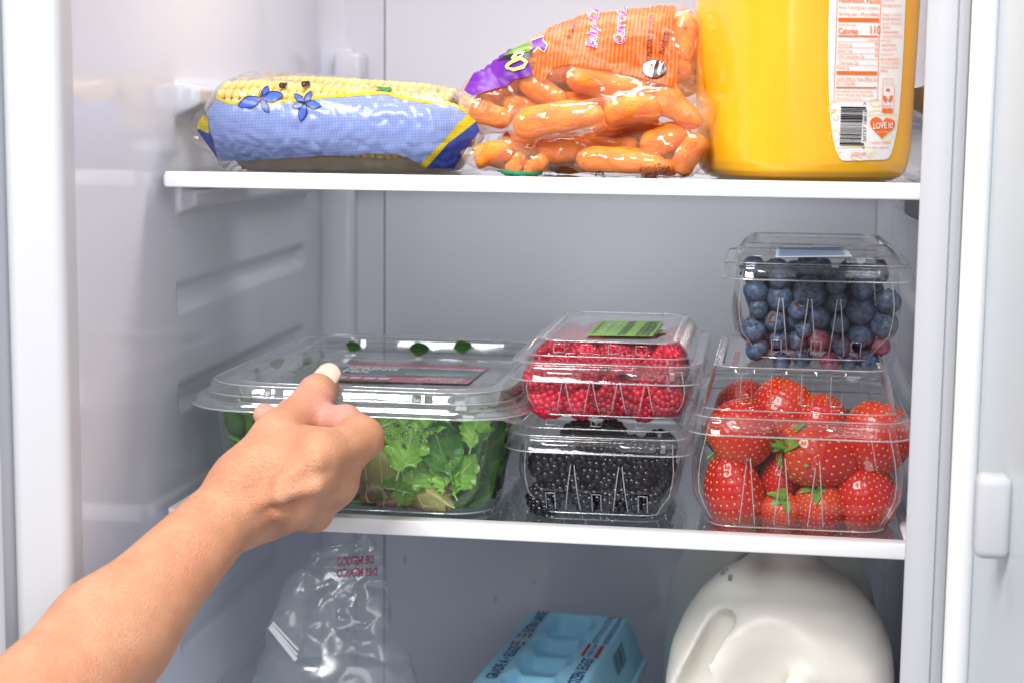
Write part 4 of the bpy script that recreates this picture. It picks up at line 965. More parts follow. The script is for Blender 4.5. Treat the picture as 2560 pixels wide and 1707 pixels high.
    NV = np.array(NV).reshape(nu, nv, 3)
    # smooth plate: keep along-axis line straight past the tip
    for i in range(nu):
        for j in range(nv):
            base = c0+ax*((NV[i, j]-c0)@ax)+sd*((NV[i, j]-c0)@sd); hgt = (NV[i, j]-base)@up
            u = -1+2*i/(nu-1); v = -1+2*j/(nv-1); ref = .0110*math.sqrt(max(0, 1-(u*.74)**2))+.0003-.0016*max(0, -v)**2
            NV[i, j] = base+up*ref
    n = mobj('thumbnail', NV.reshape(-1, 3), grid(nu, nv), M['nail'], o)
    s = n.modifiers.new('t', 'SOLIDIFY'); s.thickness = .0006; s.offset = 1
    return o
arm = build_arm()
# ------------------------------------------------------------------ printed matter: flat shapes laid onto real surfaces
def poly2d(pts):
    bm = bmesh.new(); bm.faces.new([bm.verts.new((p[0], p[1], 0)) for p in pts]); bmesh.ops.triangulate(bm, faces=bm.faces[:]); return bm2(bm)
def bm2(bm):
    bm.verts.index_update(); V = [(v.co.x, v.co.y) for v in bm.verts]; F = [tuple(v.index for v in f.verts) for f in bm.faces]; bm.free(); return V, F
def rect2d(x0, y0, x1, y1): return [(x0, y0), (x1, y0), (x1, y1), (x0, y1)], [(0, 1, 2, 3)]
def ell2d(cx, cy, rx, ry, n=28): return [(cx+rx*math.cos(2*math.pi*i/n), cy+ry*math.sin(2*math.pi*i/n)) for i in range(n)], [tuple(range(n))]
def stroke2d(pts, w):
    V = []; n = len(pts)
    for i, p in enumerate(pts):
        a = pts[max(0, i-1)]; b = pts[min(n-1, i+1)]; dx, dy = b[0]-a[0], b[1]-a[1]; l = math.hypot(dx, dy) or 1
        V += [(p[0]-dy/l*w/2, p[1]+dx/l*w/2), (p[0]+dy/l*w/2, p[1]-dx/l*w/2)]
    return V, [(2*i, 2*i+1, 2*i+3, 2*i+2) for i in range(n-1)]
def join2d(*parts):
    V = []; F = []
    for v, f in parts: o = len(V); V += list(v); F += [tuple(o+i for i in q) for q in f]
    return V, F
def text2d(s, size=1.0, sx=1.0, bold=0.0, align='LEFT', shear=0.0):
    cu = bpy.data.curves.new('t', 'FONT'); cu.body = s; cu.size = size; cu.align_x = align; cu.resolution_u = 2; cu.offset = bold; cu.shear = shear
    ob = bpy.data.objects.new('t', cu); COL.objects.link(ob)
    me = bpy.data.meshes.new_from_object(ob.evaluated_get(bpy.context.evaluated_depsgraph_get()))
    V = [(v.co.x*sx, v.co.y) for v in me.vertices]; F = [tuple(p.vertices) for p in me.polygons]
    bpy.data.objects.remove(ob); bpy.data.curves.remove(cu); bpy.data.meshes.remove(me); return V, F
def xf(VF, ox=0, oy=0, rot=0, s=1, flipy=True, sx=1):
    """place a y-up shape into y-down picture units, rot in degrees counter-clockwise"""
    c, n = math.cos(math.radians(rot)), math.sin(math.radians(rot)); V = []
    for x, y in VF[0]:
        x, y = x*s*sx, y*s; x, y = x*c-y*n, x*n+y*c; V.append((ox+x, oy-y if flipy else oy+y))
    return V, VF[1]
def dense2d(VF, maxlen):
    bm = bmesh.new(); vs = [bm.verts.new((x, y, 0)) for x, y in VF[0]]
    for f in VF[1]:
        try: bm.faces.new([vs[i] for i in f])
        except ValueError: pass
    bmesh.ops.triangulate(bm, faces=bm.faces[:])
    for _ in range(7):
        es = [e for e in bm.edges if e.calc_length() > maxlen]
        if not es: break
        bmesh.ops.subdivide_edges(bm, edges=es, cuts=1, use_grid_fill=False); bmesh.ops.triangulate(bm, faces=[f for f in bm.faces if len(f.verts) > 3])
    return bm2(bm)
def decal(name, VF, place, bvh, mat, parent, off=.0004, maxlen=None, smooth=True):
    """place(x, y) -> (origin, direction); every vertex is laid on the surface it meets"""
    if maxlen: VF = dense2d(VF, maxlen)
    V = []; ok = []
    for x, y in VF[0]:
        o, d = place(x, y); h = bvh.ray_cast(Vector(o), Vector(d))
        if h[0] is None: V.append((0, 0, 0)); ok.append(False)
        else:
            n = h[1] if h[1].dot(Vector(d)) < 0 else -h[1]
            V.append(h[0]-Vector(d).normalized()*off*.5+n*off); ok.append(True)
    F = [f for f in VF[1] if all(ok[i] for i in f)]
    used = sorted({i for f in F for i in f}); mp = {k: i for i, k in enumerate(used)}
    if not F: return None
    return mobj(name, [V[k] for k in used], [tuple(mp[i] for i in f) for f in F], mat, parent, smooth)
def lens(sx, sy, x0, y0):
    """survey of the print: pixels of an enlarged view -> sight line"""
    def f(x, y):
        px, py = x0+x/sx, y0+y/sy; d = _f+(px-1280)/FPX*_r-(py-853.5)/FPX*_u; return CAM, d
    return f
def bvh_of(o, parts=None):
    me = o.data; return BVHTree.FromPolygons([tuple(v.co) for v in me.vertices], [tuple(p.vertices) for p in me.polygons])
# ------------------------------------------------------------------ orange juice jug
M['juice'] = pbr('orange_juice', (0.95, 0.45, 0.008), .28, (0.97, 0.50, 0.014), 22, sss=.3, sssr=(1, .5, .05), sssd=.006, coat=.6, coatr=.12)
M['label_white'] = pbr('label_paper', (.84, .84, .83), .35)
M['ink_orange'] = ink('ink_orange', (.86, .16, .015)); M['ink_peach'] = ink('ink_peach', (.90, .52, .27)); M['ink_yellow'] = ink('ink_yellow', (.90, .68, .20)); M['ink_lor'] = ink('ink_light_orange', (.90, .34, .12))
jug = empty('juice_jug', (.4005, .0790, HS)); tag(jug, 'clear jug of orange juice with a white nutrition label', 'jug')
def super_ring(hw, hd, n, e, rot=0.0):
    P = []
    for i in range(n):
        a = 2*math.pi*i/n; c, s = math.cos(a), math.sin(a)
        x = hw*math.copysign(abs(c)**(2/e), c); y = hd*math.copysign(abs(s)**(2/e), s); P.append((x*math.cos(rot)-y*math.sin(rot), x*math.sin(rot)+y*math.cos(rot)))
    return P
JP = [(.0022, .034), (.0005, .042), (0.0, .048), (.0008, .0535), (.003, .0578), (.0065, .0605), (.012, .0622), (.02, .0630), (.05, .0638), (.09, .0648), (.13, .0655), (.17, .0650), (.20, .061), (.222, .050), (.236, .034), (.244, .023), (.26, .021)]
zz = np.interp(np.linspace(0, 16, 65), range(17), [p[0] for p in JP]); rr = np.interp(np.linspace(0, 16, 65), range(17), [p[1] for p in JP])
V = [(x, y, z) for z, r in zip(zz, rr) for x, y in super_ring(r, r*.98, 96, 3.0, math.radians(24))]
F = [(k*96+i, k*96+(i+1) % 96, (k+1)*96+(i+1) % 96, (k+1)*96+i) for k in range(64) for i in range(96)]+[tuple(range(96))[::-1]]
jb = mobj('bottle', V, F, M['juice'], jug)
V = [(x, y, z) for z, r in ((.252, .0235), (.254, .0245), (.272, .0245), (.274, .023), (.274, .001)) for x, y in super_ring(r, r, 40, 2)]
mobj('cap', V, [(k*40+i, k*40+(i+1) % 40, (k+1)*40+(i+1) % 40, (k+1)*40+i) for k in range(4) for i in range(40)], ink('cap_orange', (.80, .25, .02)), jug)
bpy.context.view_layer.update()
jbv = BVHTree.FromPolygons([tuple(Vector(v.co)+jug.location) for v in jb.data.vertices], [tuple(p.vertices) for p in jb.data.polygons])
LQ = lens(3.735, 3.735, 2060, 0)
def onjug(nm, VF, mat, off, parent=None, maxlen=40):
    o = decal(nm, VF, LQ, jbv, mat, None, off, maxlen)
    if o:
        o.data.transform(Matrix.Translation(-jug.location)); o.parent = parent or jug
    return o
lab = onjug('label', poly2d([(60, -260), (45, 0), (35, 300), (35, 600), (42, 900), (55, 1120), (78, 1290), (105, 1400), (135, 1470), (165, 1500), (200, 1503), (560, 1492), (595, 1480), (620, 1440), (645, 1360), (672, 1230), (695, 1060), (715, 800), (735, 450), (755, 0), (762, -260)]), M['label_white'], .0006, maxlen=36)
T = []; P_ = []; Y_ = []; LO = []; Bk = []
def tx(lst, s, x, y, h, w=None, rot=-1.2, bold=0.0):
    v = text2d(s, 1.0, 1.0, bold); xs = [p[0] for p in v[0]]; wd = max(xs)-min(xs); k = h/.72
    lst.append(xf(v, x, y, rot, k, sx=(w/(wd*k) if w else .62)))
for (x0, y0, x1, y1) in ((128, 168, 506, 206), (122, 330, 498, 346), (110, 664, 487, 700), (104, 810, 482, 826)): T.append(poly2d([(x0, y0+2), (x1, y0+6), (x1, y1+2), (x0, y1-2)]))
tx(T, 'Nutrition Facts', 130, 26, 44, 380, bold=.012); tx(LO, 'About 7 servings per container', 130, 84, 34, 375); tx(T, 'Serving size', 130, 146, 30, 168); tx(T, '8 fl oz (240mL)', 335, 150, 32, 170)
tx(T, 'Amount per serving', 128, 240, 20, 160); tx(T, 'Calories', 124, 316, 56, 185, bold=.015); tx(T, '110', 412, 318, 80, 92, bold=.01); tx(T, '% Daily Value*', 400, 384, 20, 96)
for (s, x, y, w) in (('Total Fat 0g', 120, 436, 132), ('Sodium 15mg', 118, 488, 136), ('Total Carbohydrate 25g', 116, 540, 250), ('Protein 2g', 110, 648, 116)): tx(LO, s, x, y, 32, w)
tx(LO, 'Total Sugars 20g', 134, 600, 32, 180)
for y in (430, 482, 536): tx(T, '0%', 468, y+2, 30, 28)
for y in (392, 446, 500, 552, 608, 756): T.append(poly2d([(112, y), (492, y+3), (492, y+6), (112, y+3)]))
tx(LO, 'Calcium 40mg 2%  Potas. 450mg 10%', 106, 746, 34, 378); tx(LO, 'Vit. C 70mg 80%', 104, 796, 34, 180)
for i, s in enumerate(('Not a significant source of saturated fat,', 'trans fat, cholesterol, dietary fiber, added', 'sugars, vitamin D, and iron.')): tx(LO, s, 102, 860+i*34, 24, (340, 350, 240)[i])
# frame round the facts
T.append(stroke2d([(116, -20), (104, 400), (84, 945), (490, 945), (506, 400), (524, -20)], 5))
for i, (s, w) in enumerate((('SHAKE WELL', 110), ('DISTRIBUTED BY', 175), ('Arlington, VA 22202', 178), ('CERTIFIED ORGANIC BY', 178), ('QUALITY CERTIFICATION', 184), ('SERVICES', 78), ('CONTAINS ORANGE', 155), ('ORANGE JUICE FROM USA', 190), ('AND MEXICO.', 100), ('QUESTIONS?', 138), ('1-866-555-0177', 140), ('www.juice.com', 118), ('BEST IF USED WITHIN 7', 172), ('TO 10 DAYS OF OPENING.', 178), ('SHAKE WELL BEFORE', 162), ('SERVING.', 72))):
    tx(LO if i % 3 else T, s, 538-i*1.4, (8, 66, 146, 190, 232, 270, 312, 352, 392, 434, 474, 516, 566, 602, 640, 676)[i], 24, w)
# recycling panel
T.append(stroke2d([(545, 735), (634, 738), (632, 806), (650, 806), (640, 1054), (534, 1054), (540, 806), (545, 735)], 4)); T.append(rect2d(535, 1016, 630, 1056)); tx(T, 'PLASTIC', 542, 1006, 26, 80)
for k, (x, y, r) in enumerate(((588, 842, 0), (556, 912, 120), (618, 912, 240), (566, 938, 200), (608, 938, 160))): T.append(xf(poly2d([(-24, -12), (24, -12), (14, 14), (-14, 14)]), x, y, r*.3, .9))
for i, s in enumerate(('Please Rinse', 'and Recycle', 'Plastic #1')): tx(P_, s, 556, 766+i*18, 14, 66)
# heart
ht = []
for i in range(60):
    t = 2*math.pi*i/60; ht.append((16*math.sin(t)**3, 13*math.cos(t)-5*math.cos(2*t)-2*math.cos(3*t)-math.cos(4*t)))
heart = xf(poly2d(ht), 535, 1185, -4, 7.2)
T.append(heart); tx(T, '\u2713 money refunded', 408, 1344, 24, 202, 1); tx(T, '\u2713 item replaced', 408, 1390, 24, 180, 1); tx(T, '210229-A00', 246, 1456, 34, 140, 1)
# leaf line-art
for (cx, cy, rx, ry, a) in ((70, 1000, 30, 60, 20), (90, 1080, 26, 44, -25), (470, 960, 52, 34, 10), (88, 1270, 40, 60, 30), (590, 1290, 50, 26, -60), (300, 1475, 60, 20, 15), (440, 1440, 50, 16, -35)):
    pts = [(cx+rx*math.cos(t)*math.cos(math.radians(a))-ry*math.sin(t)*math.sin(math.radians(a)), cy+rx*math.cos(t)*math.sin(math.radians(a))+ry*math.sin(t)*math.cos(math.radians(a))) for t in np.linspace(0, 5.6, 22)]
    Y_.append(stroke2d(pts, 6))
for pts in ([(410, 1080), (415, 1040), (520, 1030)], [(410, 1075), (540, 1068), (690, 1078)], [(560, 1090), (620, 1120), (690, 1138)], [(110, 1440), (160, 1415)], [(40, 1020), (120, 1030)], [(105, 1380), (300, 1370), (400, 1372)]): Y_.append(stroke2d(pts, 6))
# bar code lying on its side
bg_ = random.Random(5); y = 998
while y < 1360:
    h = bg_.choice((4, 4, 7, 11, 15)); Bk.append(poly2d([(152-(y-998)*.035, y), (385-(y-998)*.06-(26 if 1030 < y < 1335 else 0), y+4), (385-(y-998)*.06-(26 if 1030 < y < 1335 else 0), y+4+h), (152-(y-998)*.035, y+h)])); y += h+bg_.choice((4, 5, 8, 11))
tx(Bk, '20737 18816', 384, 1330, 30, 300, 88); tx(Bk, '>', 392, 985, 40, 26, 90); tx(Bk, '<', 380, 1394, 40, 26, 90)
for nm, L_, m in (('label_print', T, 'ink_orange'), ('label_print', LO, 'ink_lor'), ('label_print', P_, 'ink_peach'), ('label_drawing', Y_, 'ink_yellow'), ('bar_code', Bk, 'black')):
    onjug(nm, join2d(*L_), M[m], .0010, lab, 60)
T2 = []; tx(T2, 'LOVE it!', 448, 1206, 60, 178, 3, bold=.02); onjug('label_print', join2d(*T2), M['white'], .0014, lab, 60)
T2 = []; tx(T2, 'Guarantee', 478, 1246, 22, 110, 2); onjug('label_print', join2d(*T2), M['ink_peach'], .0014, lab, 60)
# ------------------------------------------------------------------ wrapped corn cobs
M['kernel'] = pbr('corn_kernel', (.80, .50, .09), .35, (.88, .66, .24), 90, sss=.2, sssr=(1, .7, .2), sssd=.003, rand=.06)
M['tray'] = pbr('tray_tan', (.50, .38, .27), .6, (.62, .50, .38), 80, bump=.0004)
M['film'] = clear_film('crinkled_film', (.975, .975, .975), .08, .05, 3.6, .015, bump=.0007, bscale=120, gain=.9, edge=.08)
def corn_mesh(L, R, seed):
    rg = random.Random(seed); bv, bf = ico(1, 2); V = []; F = []; rows = 14; nk = int(L/.0052)
    for k in range(nk):
        u = (k+.5)/nk; r = R*(1-.30*max(0, (u-.62)/.38)**2-.12*max(0, (.15-u)/.15)); x = L*(u-.5)
        for i in range(rows):
            a = 2*math.pi*(i+.25*rg.uniform(-.3, .3))/rows; s = (.0035*r/R, .0053*r/R*1.0, .0042)
            cx = np.array([x+rg.uniform(-.0005, .0005), (r-.0022)*math.cos(a), (r-.0022)*math.sin(a)]); rad = np.array([0, math.cos(a), math.sin(a)]); tan = np.array([0, -math.sin(a), math.cos(a)])
            o = len(V); V += [tuple(cx+np.array([q[0]*.0033, 0, 0])+tan*q[1]*r*math.pi/rows*1.02+rad*q[2]*.0034) for q in bv]; F += [tuple(o+i2 for i2 in f) for f in bf]
    o = len(V)
    for k in range(9):
        u = k/8; r = (R-.003)*(1-.30*max(0, (u-.62)/.38)**2)*(1 if 0 < k < 8 else .2)
        for i in range(16): a = 2*math.pi*i/16; V.append((L*(u-.5), r*math.cos(a), r*math.sin(a)))
    F += [(o+k*16+i, o+k*16+(i+1) % 16, o+k*16+16+(i+1) % 16, o+k*16+16+i) for k in range(8) for i in range(16)]
    return meshdata('corn_cob', V, F, M['kernel'])
CM = [corn_mesh(.151, .0222, 1), corn_mesh(.149, .0222, 2)]
ears = [(.100, .043, HS+.0345, 0, .03), (.096, .088, HS+.0400, 1, -.02), (.100, .133, HS+.0380, 0, .02), (.090, .066, HS+.0300, 1, 0)]
for i, (x, y, z, k, r) in enumerate(ears[:3]):
    o = dobj('corn_cob', CM[k], None, (x, y, z), (RNG.uniform(0, 6), .055 if i % 2 == 0 else -.055, r+math.pi*(i % 2))); tag(o, ('yellow corn cob behind the blue printed band of the wrap', 'yellow corn cob in the middle of the wrapped tray', 'yellow corn cob at the back of the wrapped tray')[i], 'corn')
pk = empty('corn_package', (.096, .085, HS)); tag(pk, 'tray of corn cobs in blue and yellow printed plastic wrap', 'package')
pk.location = (0, 0, 0)
V = []
for (z, hw, hd) in ((.0020, .060, .034), (.0008, .066, .040), (.0014, .069, .043), (.009, .074, .048), (.0115, .075, .049), (.0112, .073, .047), (.0035, .062, .036)):
    V += [(.098+p[0], (.100+p[1]), HS+z) for p in ring_pts(hw, hd, .012, 8, 5)]
n = len(V)//7
mobj('tray', V, [(k*n+i, k*n+(i+1) % n, (k+1)*n+(i+1) % n, (k+1)*n+i) for k in range(6) for i in range(n)]+[tuple(6*n+i for i in range(n)), tuple(range(n))[::-1]], M['tray'], pk)
def corn_field(P):
    d = np.full(P.shape[:-1], 1.0)
    for (x, y, z, k, r) in ears[:3]: d = smin(d, sd_cone(P, (x-.062, y, z+.003), (x+.062, y, z-.004), .0225, .0205), .022)
    q = np.abs(P-np.array([.098, .100, HS+.008]))-np.array([.074, .048, .0055]); bx = np.linalg.norm(np.maximum(q, 0), axis=-1)+np.minimum(q.max(-1), 0)
    d = smin(d, bx-.002, .03)
    # gathered ends of the wrap
    d = smin(d, sd_cone(P, (.020, .060, HS+.030), (.006, .050, HS+.028), .016, .006), .018)
    d = smin(d, sd_cone(P, (.170, .062, HS+.032), (.189, .046, HS+.030), .016, .007), .018)
    d = d-.0030
    return smax(d, -(P[..., 2]-(HS+.0004)), .001)
V, F = implicit(corn_field, (-.004, -.006, HS-.003), (.202, .178, HS+.072), .0017)
V = relax(V, F, 3); Nn = normals(V, F)
def cz(x, y): return np.array(at(460+x/2.94, 150+y/2.94, .02))
folds = [((440, 470), (470, 620), .0030), ((330, 560), (480, 700), .0026), ((640, 500), (600, 640), .0024), ((900, 540), (960, 690), .0026), ((1180, 520), (1060, 640), .0030), ((1330, 450), (1370, 690), .0034), ((1400, 540), (1600, 480), .0028), ((1520, 500), (1560, 680), .0036), ((1640, 510), (1720, 740), .0030), ((1480, 300), (1620, 480), .0020), ((760, 420), (500, 480), .0020), ((1830, 510), (1760, 700), .0026), ((240, 480), (280, 720), .0026), ((780, 560), (700, 700), .0024), ((250, 470), (1150, 500), .0022), ((1150, 500), (1980, 500), .0024)]
w = np.zeros(len(V)); P2 = V[:, [0, 2]]
for a_, b_, hgt in folds:
    p, q = cz(*a_)[[0, 2]], cz(*b_)[[0, 2]]; t = np.clip(((P2-p)@(q-p))/((q-p)@(q-p)), 0, 1); dd = np.linalg.norm(P2-(p+t[:, None]*(q-p)), axis=1)
    w += hgt*np.exp(-(dd/.0034)**1.3)*np.sin(np.pi*np.clip(t*.9+.08, 0, 1))
w *= np.clip(-Nn[:, 1]*1.3, 0, 1)
w += np.array([.0008*ridged(v, 130)+.0005*fbm(v, 90) for v in V])*np.where(V[:, 2] < HS+.004, .1, 1)
dz = w
V = V+Nn*np.array(dz)[:, None]; V[:, 2] = np.maximum(V[:, 2], HS+.0003)
film = mobj('film', V, F, M['film'], pk); fbv = bvh_of(film)
def band_mat(name, c1, c2, alpha, scale=1500):
    m, nt, out = mat_new(name); b = N(nt, 'ShaderNodeBsdfPrincipled'); nt.links.new(b.outputs[0], out.inputs[0])
    tc = N(nt, 'ShaderNodeTexCoord'); ck = N(nt, 'ShaderNodeTexChecker'); ck.inputs['Scale'].default_value = scale; ck.inputs[1].default_value = (*c1, 1); ck.inputs[2].default_value = (*c2, 1)
    mp = N(nt, 'ShaderNodeMapping'); mp.inputs['Rotation'].default_value = (0, .78, 0); mp.inputs['Scale'].default_value = (1, .001, 1); nt.links.new(tc.outputs['Object'], mp.inputs[0]); nt.links.new(mp.outputs[0], ck.inputs[0]); nt.links.new(ck.outputs[0], b.inputs['Base Color'])
    b.inputs['Roughness'].default_value = .30; b.inputs['Alpha'].default_value = alpha; b.inputs['Specular IOR Level'].default_value = .5
    return m
M['band_blue'] = band_mat('band_blue', (.11, .16, .43), (.33, .40, .68), .94); M['band_deep'] = band_mat('band_deep_blue', (.010, .025, .20), (.03, .07, .36), .98); M['band_yellow'] = band_mat('band_yellow', (.36, .27, .005), (.72, .55, .015), .98)
M['petal'] = ink('petal_blue', (.05, .11, .60))
CQ = lens(2.94, 2.94, 460, 150)
top = [(240, 290), (330, 330), (560, 330), (760, 315), (1000, 290), (1300, 270), (1480, 258), (1620, 300), (1800, 325), (1980, 345), (2085, 405)]
bot = [(1740, 765), (1640, 715), (1560, 690), (1480, 690), (1340, 685), (1260, 705), (1000, 700), (900, 712), (700, 722), (500, 735), (260, 742)]
decal('blue_band', poly2d(top+[(2010, 470), (1900, 610)]+bot+[(215, 560), (165, 470), (175, 390)]), CQ, fbv, M['band_blue'], pk, .0005, 16)
decal('yellow_border', join2d(*[poly2d([a, b, (b[0], b[1]-20), (a[0], a[1]-20)]) for a, b in zip(top, top[1:])]), CQ, fbv, M['band_yellow'], pk, .0007, 16)
decal('yellow_stripe', poly2d([(2085, 405), (2145, 455), (2030, 545), (1940, 610), (1780, 790), (1735, 765), (1880, 620), (1960, 530), (2010, 470)]), CQ, fbv, M['band_yellow'], pk, .0007, 14)
decal('blue_end', poly2d([(2145, 460), (2170, 520), (2080, 640), (1980, 800), (1780, 795), (1940, 612), (2030, 547)]), CQ, fbv, M['band_deep'], pk, .0006, 16)
decal('blue_end', poly2d([(100, 520), (165, 480), (215, 565), (255, 735), (190, 640)]), CQ, fbv, M['band_deep'], pk, .0006, 16)
decal('yellow_stripe', poly2d([(150, 410), (185, 430), (190, 545), (105, 500), (110, 460)]), CQ, fbv, M['band_yellow'], pk, .0008, 14)
def petal(cx, cy, a, l, w):
    c, s = math.cos(math.radians(a)), math.sin(math.radians(a)); pts = []
    for t in np.linspace(0, 1, 9): pts.append((l*t, w*math.sin(math.pi*t)**.8))
    for t in np.linspace(1, 0, 9)[1:-1]: pts.append((l*t, -w*math.sin(math.pi*t)**.8))
    return [(cx+x*c+y*s, cy-x*s+y*c) for x, y in pts]
for (cx, cy, k, ps) in ((570, 292, 1.0, ((60, 105), (10, 165), (-62, 110), (195, 175), (95, 62))), (890, 325, .8, ((62, 95), (-10, 120), (-105, 130), (140, 105), (195, 100)))):
    pp = [petal(cx, cy, a, l, l*.22) for a, l in ps]
    decal('flower', join2d(*[poly2d(p) for p in pp[:4]]), CQ, fbv, M['petal'], pk, .0010, 20)
    decal('flower_outline', join2d(*[stroke2d(p+[p[0]], 6) for p in pp]), CQ, fbv, M['black'], pk, .0012, 20)
tt = [xf(text2d('er', .1, 1, .01), 700, 212, 0, 620), xf(text2d('sn', .1, 1, .01), 870, 205, 8, 620)]
decal('lettering', join2d(*tt), CQ, fbv, M['black'], pk, .0010, 20)
decal('leaf_mark', poly2d([(1400, 205), (1520, 212), (1535, 235), (1470, 238)]), CQ, fbv, ink('ink_green', (.02, .20, .06)), pk, .0010, 14)
decal('small_print', join2d(*[xf(text2d(s, .1, .8), 295+i*45, 800+i*18, 38, 260) for i, s in enumerate(('SCUNDO', 'refrigeration', 'produce', 'CA, USA'))]), CQ, fbv, M['black'], pk, .0010, 20)
# ------------------------------------------------------------------ two bags of baby carrots
M['carrot'] = pbr('carrot', (.93, .185, .004), .45, (1.0, .33, .012), 1.6, bump=.0010, bscale=9, sss=.45, sssr=(1, .45, .1), sssd=.006, rand=.08)
def carrot_mesh(seed):
    rg = random.Random(seed); nu, nv = 30, 26; V = []; lob = [(rg.uniform(.03, .075), rg.randint(2, 4), rg.uniform(0, 6)) for _ in range(3)]; bx, bz = rg.uniform(-.22, .22), rg.uniform(-.18, .18)
    for i in range(nu):
        a = 2*math.pi*i/nu
        for j in range(nv):
            t = -1+2*j/(nv-1); r = (1-abs(t)**(4+3*(seed % 2)))**.5*(1-(.10+.07*(seed % 3))*t)*(1+.045*math.sin(t*7+seed*2)) if abs(t) < 1 else 0
            r *= 1+sum(A_*math.cos(k*a+p+t*2) for A_, k, p in lob)
            V.append((t, r*math.cos(a)+bx*(1-t*t), r*math.sin(a)+bz*(1-t*t)))
    return meshdata('baby_carrot', V, grid(nu, nv, True, flip=False), M['carrot'])
KM = [carrot_mesh(s) for s in range(6)]
def carrots(lst, label, group, x0=1150, y0=0.0, sc=3.266):
    out = []
    for i, (cx, cy, ang, ln, dm, Y) in enumerate(lst):
        p = at(x0+cx/sc, y0+cy/sc, Y); mpx = (Y-CAM[1])/FPX*1.02; h = ln/sc*mpx/2; r = dm/sc*mpx/2
        p[2] = max(p[2], HS+.0022+r*1.02)
        yaw = RNG.uniform(-.25, .25); d = np.array([math.cos(math.radians(ang))*math.cos(yaw), math.sin(yaw), math.sin(math.radians(ang))*math.cos(yaw)])
        o = dobj('baby_carrot', KM[i % 6], None, p); o.rotation_euler = Vector(d).to_track_quat('X', 'Z').to_euler(); o.scale = (h, r, r); tag(o, label, 'carrot', group)
        out.append((p, d, max(.002, h-r*.8), r))
    return out
low = carrots([(1310, 1335, -3, 760, 205, .034), (280, 1262, 15, 330, 195, .036), (455, 1340, 60, 210, 130, .030), (625, 1350, 40, 210, 140, .030), (810, 1225, 5, 340, 210, .048), (1250, 1190, 5, 420, 150, .058), (1680, 1150, 22, 430, 220, .050), (1880, 1260, 62, 360, 190, .044), (1640, 1380, -8, 320, 150, .050),
               (700, 1250, 10, 500, 200, .085), (1400, 1240, -8, 600, 200, .088), (1000, 1330, 0, 600, 190, .100), (1700, 1300, 20, 500, 190, .100), (350, 1330, -10, 400, 190, .085), (900, 1250, 15, 600, 190, .125), (1500, 1280, 0, 600, 190, .13), (1050, 1160, 4, 560, 180, .078), (560, 1200, -6, 460, 180, .064), (1480, 1130, 10, 420, 180, .075), (1150, 1255, 0, 460, 170, .066), (1750, 1220, -20, 380, 180, .076)],
              'orange baby carrot in the lower clear bag', 'carrots in the lower bag')
upp = carrots([(800, 985, 8, 780, 245, .030), (1420, 905, 10, 480, 220, .042), (1790, 880, -38, 460, 220, .046), (1250, 700, -14, 780, 230, .056), (690, 740, -28, 440, 200, .058), (260, 920, -22, 360, 200, .052), (1000, 530, 12, 640, 220, .074), (1480, 500, 15, 620, 220, .078), (700, 440, 32, 520, 200, .086), (1180, 330, 8, 640, 200, .094), (1560, 270, -4, 520, 200, .098),
               (1810, 330, 72, 420, 200, .078), (470, 640, 40, 420, 200, .072), (420, 820, 10, 420, 190, .090), (900, 760, 0, 700, 210, .098), (1600, 740, 10, 700, 210, .10), (1000, 420, 25, 640, 200, .12), (1500, 380, 10, 640, 200, .125), (800, 600, 20, 640, 200, .12), (1850, 560, 80, 420, 200, .11), (1650, 180, 5, 420, 180, .112), (1000, 860, 5, 700, 210, .070), (1560, 830, -12, 560, 200, .068), (560, 880, -8, 460, 200, .070), (1100, 610, -4, 700, 200, .082), (1650, 620, 20, 480, 200, .078), (350, 760, 30, 380, 180, .076), (1350, 1010, 4, 560, 180, .066), (850, 520, 28, 420, 190, .090), (1700, 420, 60, 420, 190, .095), (1350, 300, 3, 640, 190, .105), (900, 350, 20, 520, 190, .105), (330, 690, 38, 460, 190, .070), (620, 570, 30, 480, 190, .078), (1250, 470, 8, 620, 200, .078)],
              'orange baby carrot in the upper printed bag', 'carrots in the upper bag')
M['bagfilm'] = clear_film('bag_film', (.99, .98, .965), .09, .04, 4.0, .10, bump=.0006, bscale=90, gain=.8, edge=.18, hazecol=(.97, .58, .36))  # orange-pink haze put into the film colour so gaps between carrots look filled
def bag(name, label, cs, extra, lo, hi, k, pad):
    t = empty(name, (0, 0, 0)); tag(t, label, 'bag', 'bags of baby carrots')
    def fn(P):
        d = np.full(P.shape[:-1], 1.0)
        for (p, dr, h, r) in cs: d = smin(d, sd_cone(P, p-dr*h, p+dr*h, r*1.06, r*1.06), k)
        for (a, b, ra, rb) in extra: d = smin(d, sd_cone(P, a, b, ra, rb), k*.7)
        return smax(d-pad, -(P[..., 2]-(HS+.0006)), .001)
    V, F = implicit(fn, lo, hi, .0018); V = relax(V, F, 2); Nn = normals(V, F)
    w = [.0011*(ridged((v[0]*.6+v[2]*.5, v[1]*.6, v[2]*.9), 70)-.5)+.0006*ridged(v, 150)+.0004*fbm(v, 90) for v in V]
    V = V+Nn*np.array(w)[:, None]; V[:, 2] = np.maximum(V[:, 2], HS+.0005)
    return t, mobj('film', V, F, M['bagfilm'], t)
KQ = lens(3.266, 3.266, 1150, 0)
def K(x, y, Y): return at(1150+x/3.266, y/3.266, Y)
lb, lf = bag('carrot_bag', 'clear crinkled carrot bag lying flat under the printed one', low, [(K(80, 1270, .03), K(30, 1250, .03), .004, .002), (K(1960, 1330, .06), K(2010, 1380, .06), .008, .004)], (.165, -.002, HS-.002), (.352, .155, HS+.055), .013, .0010)
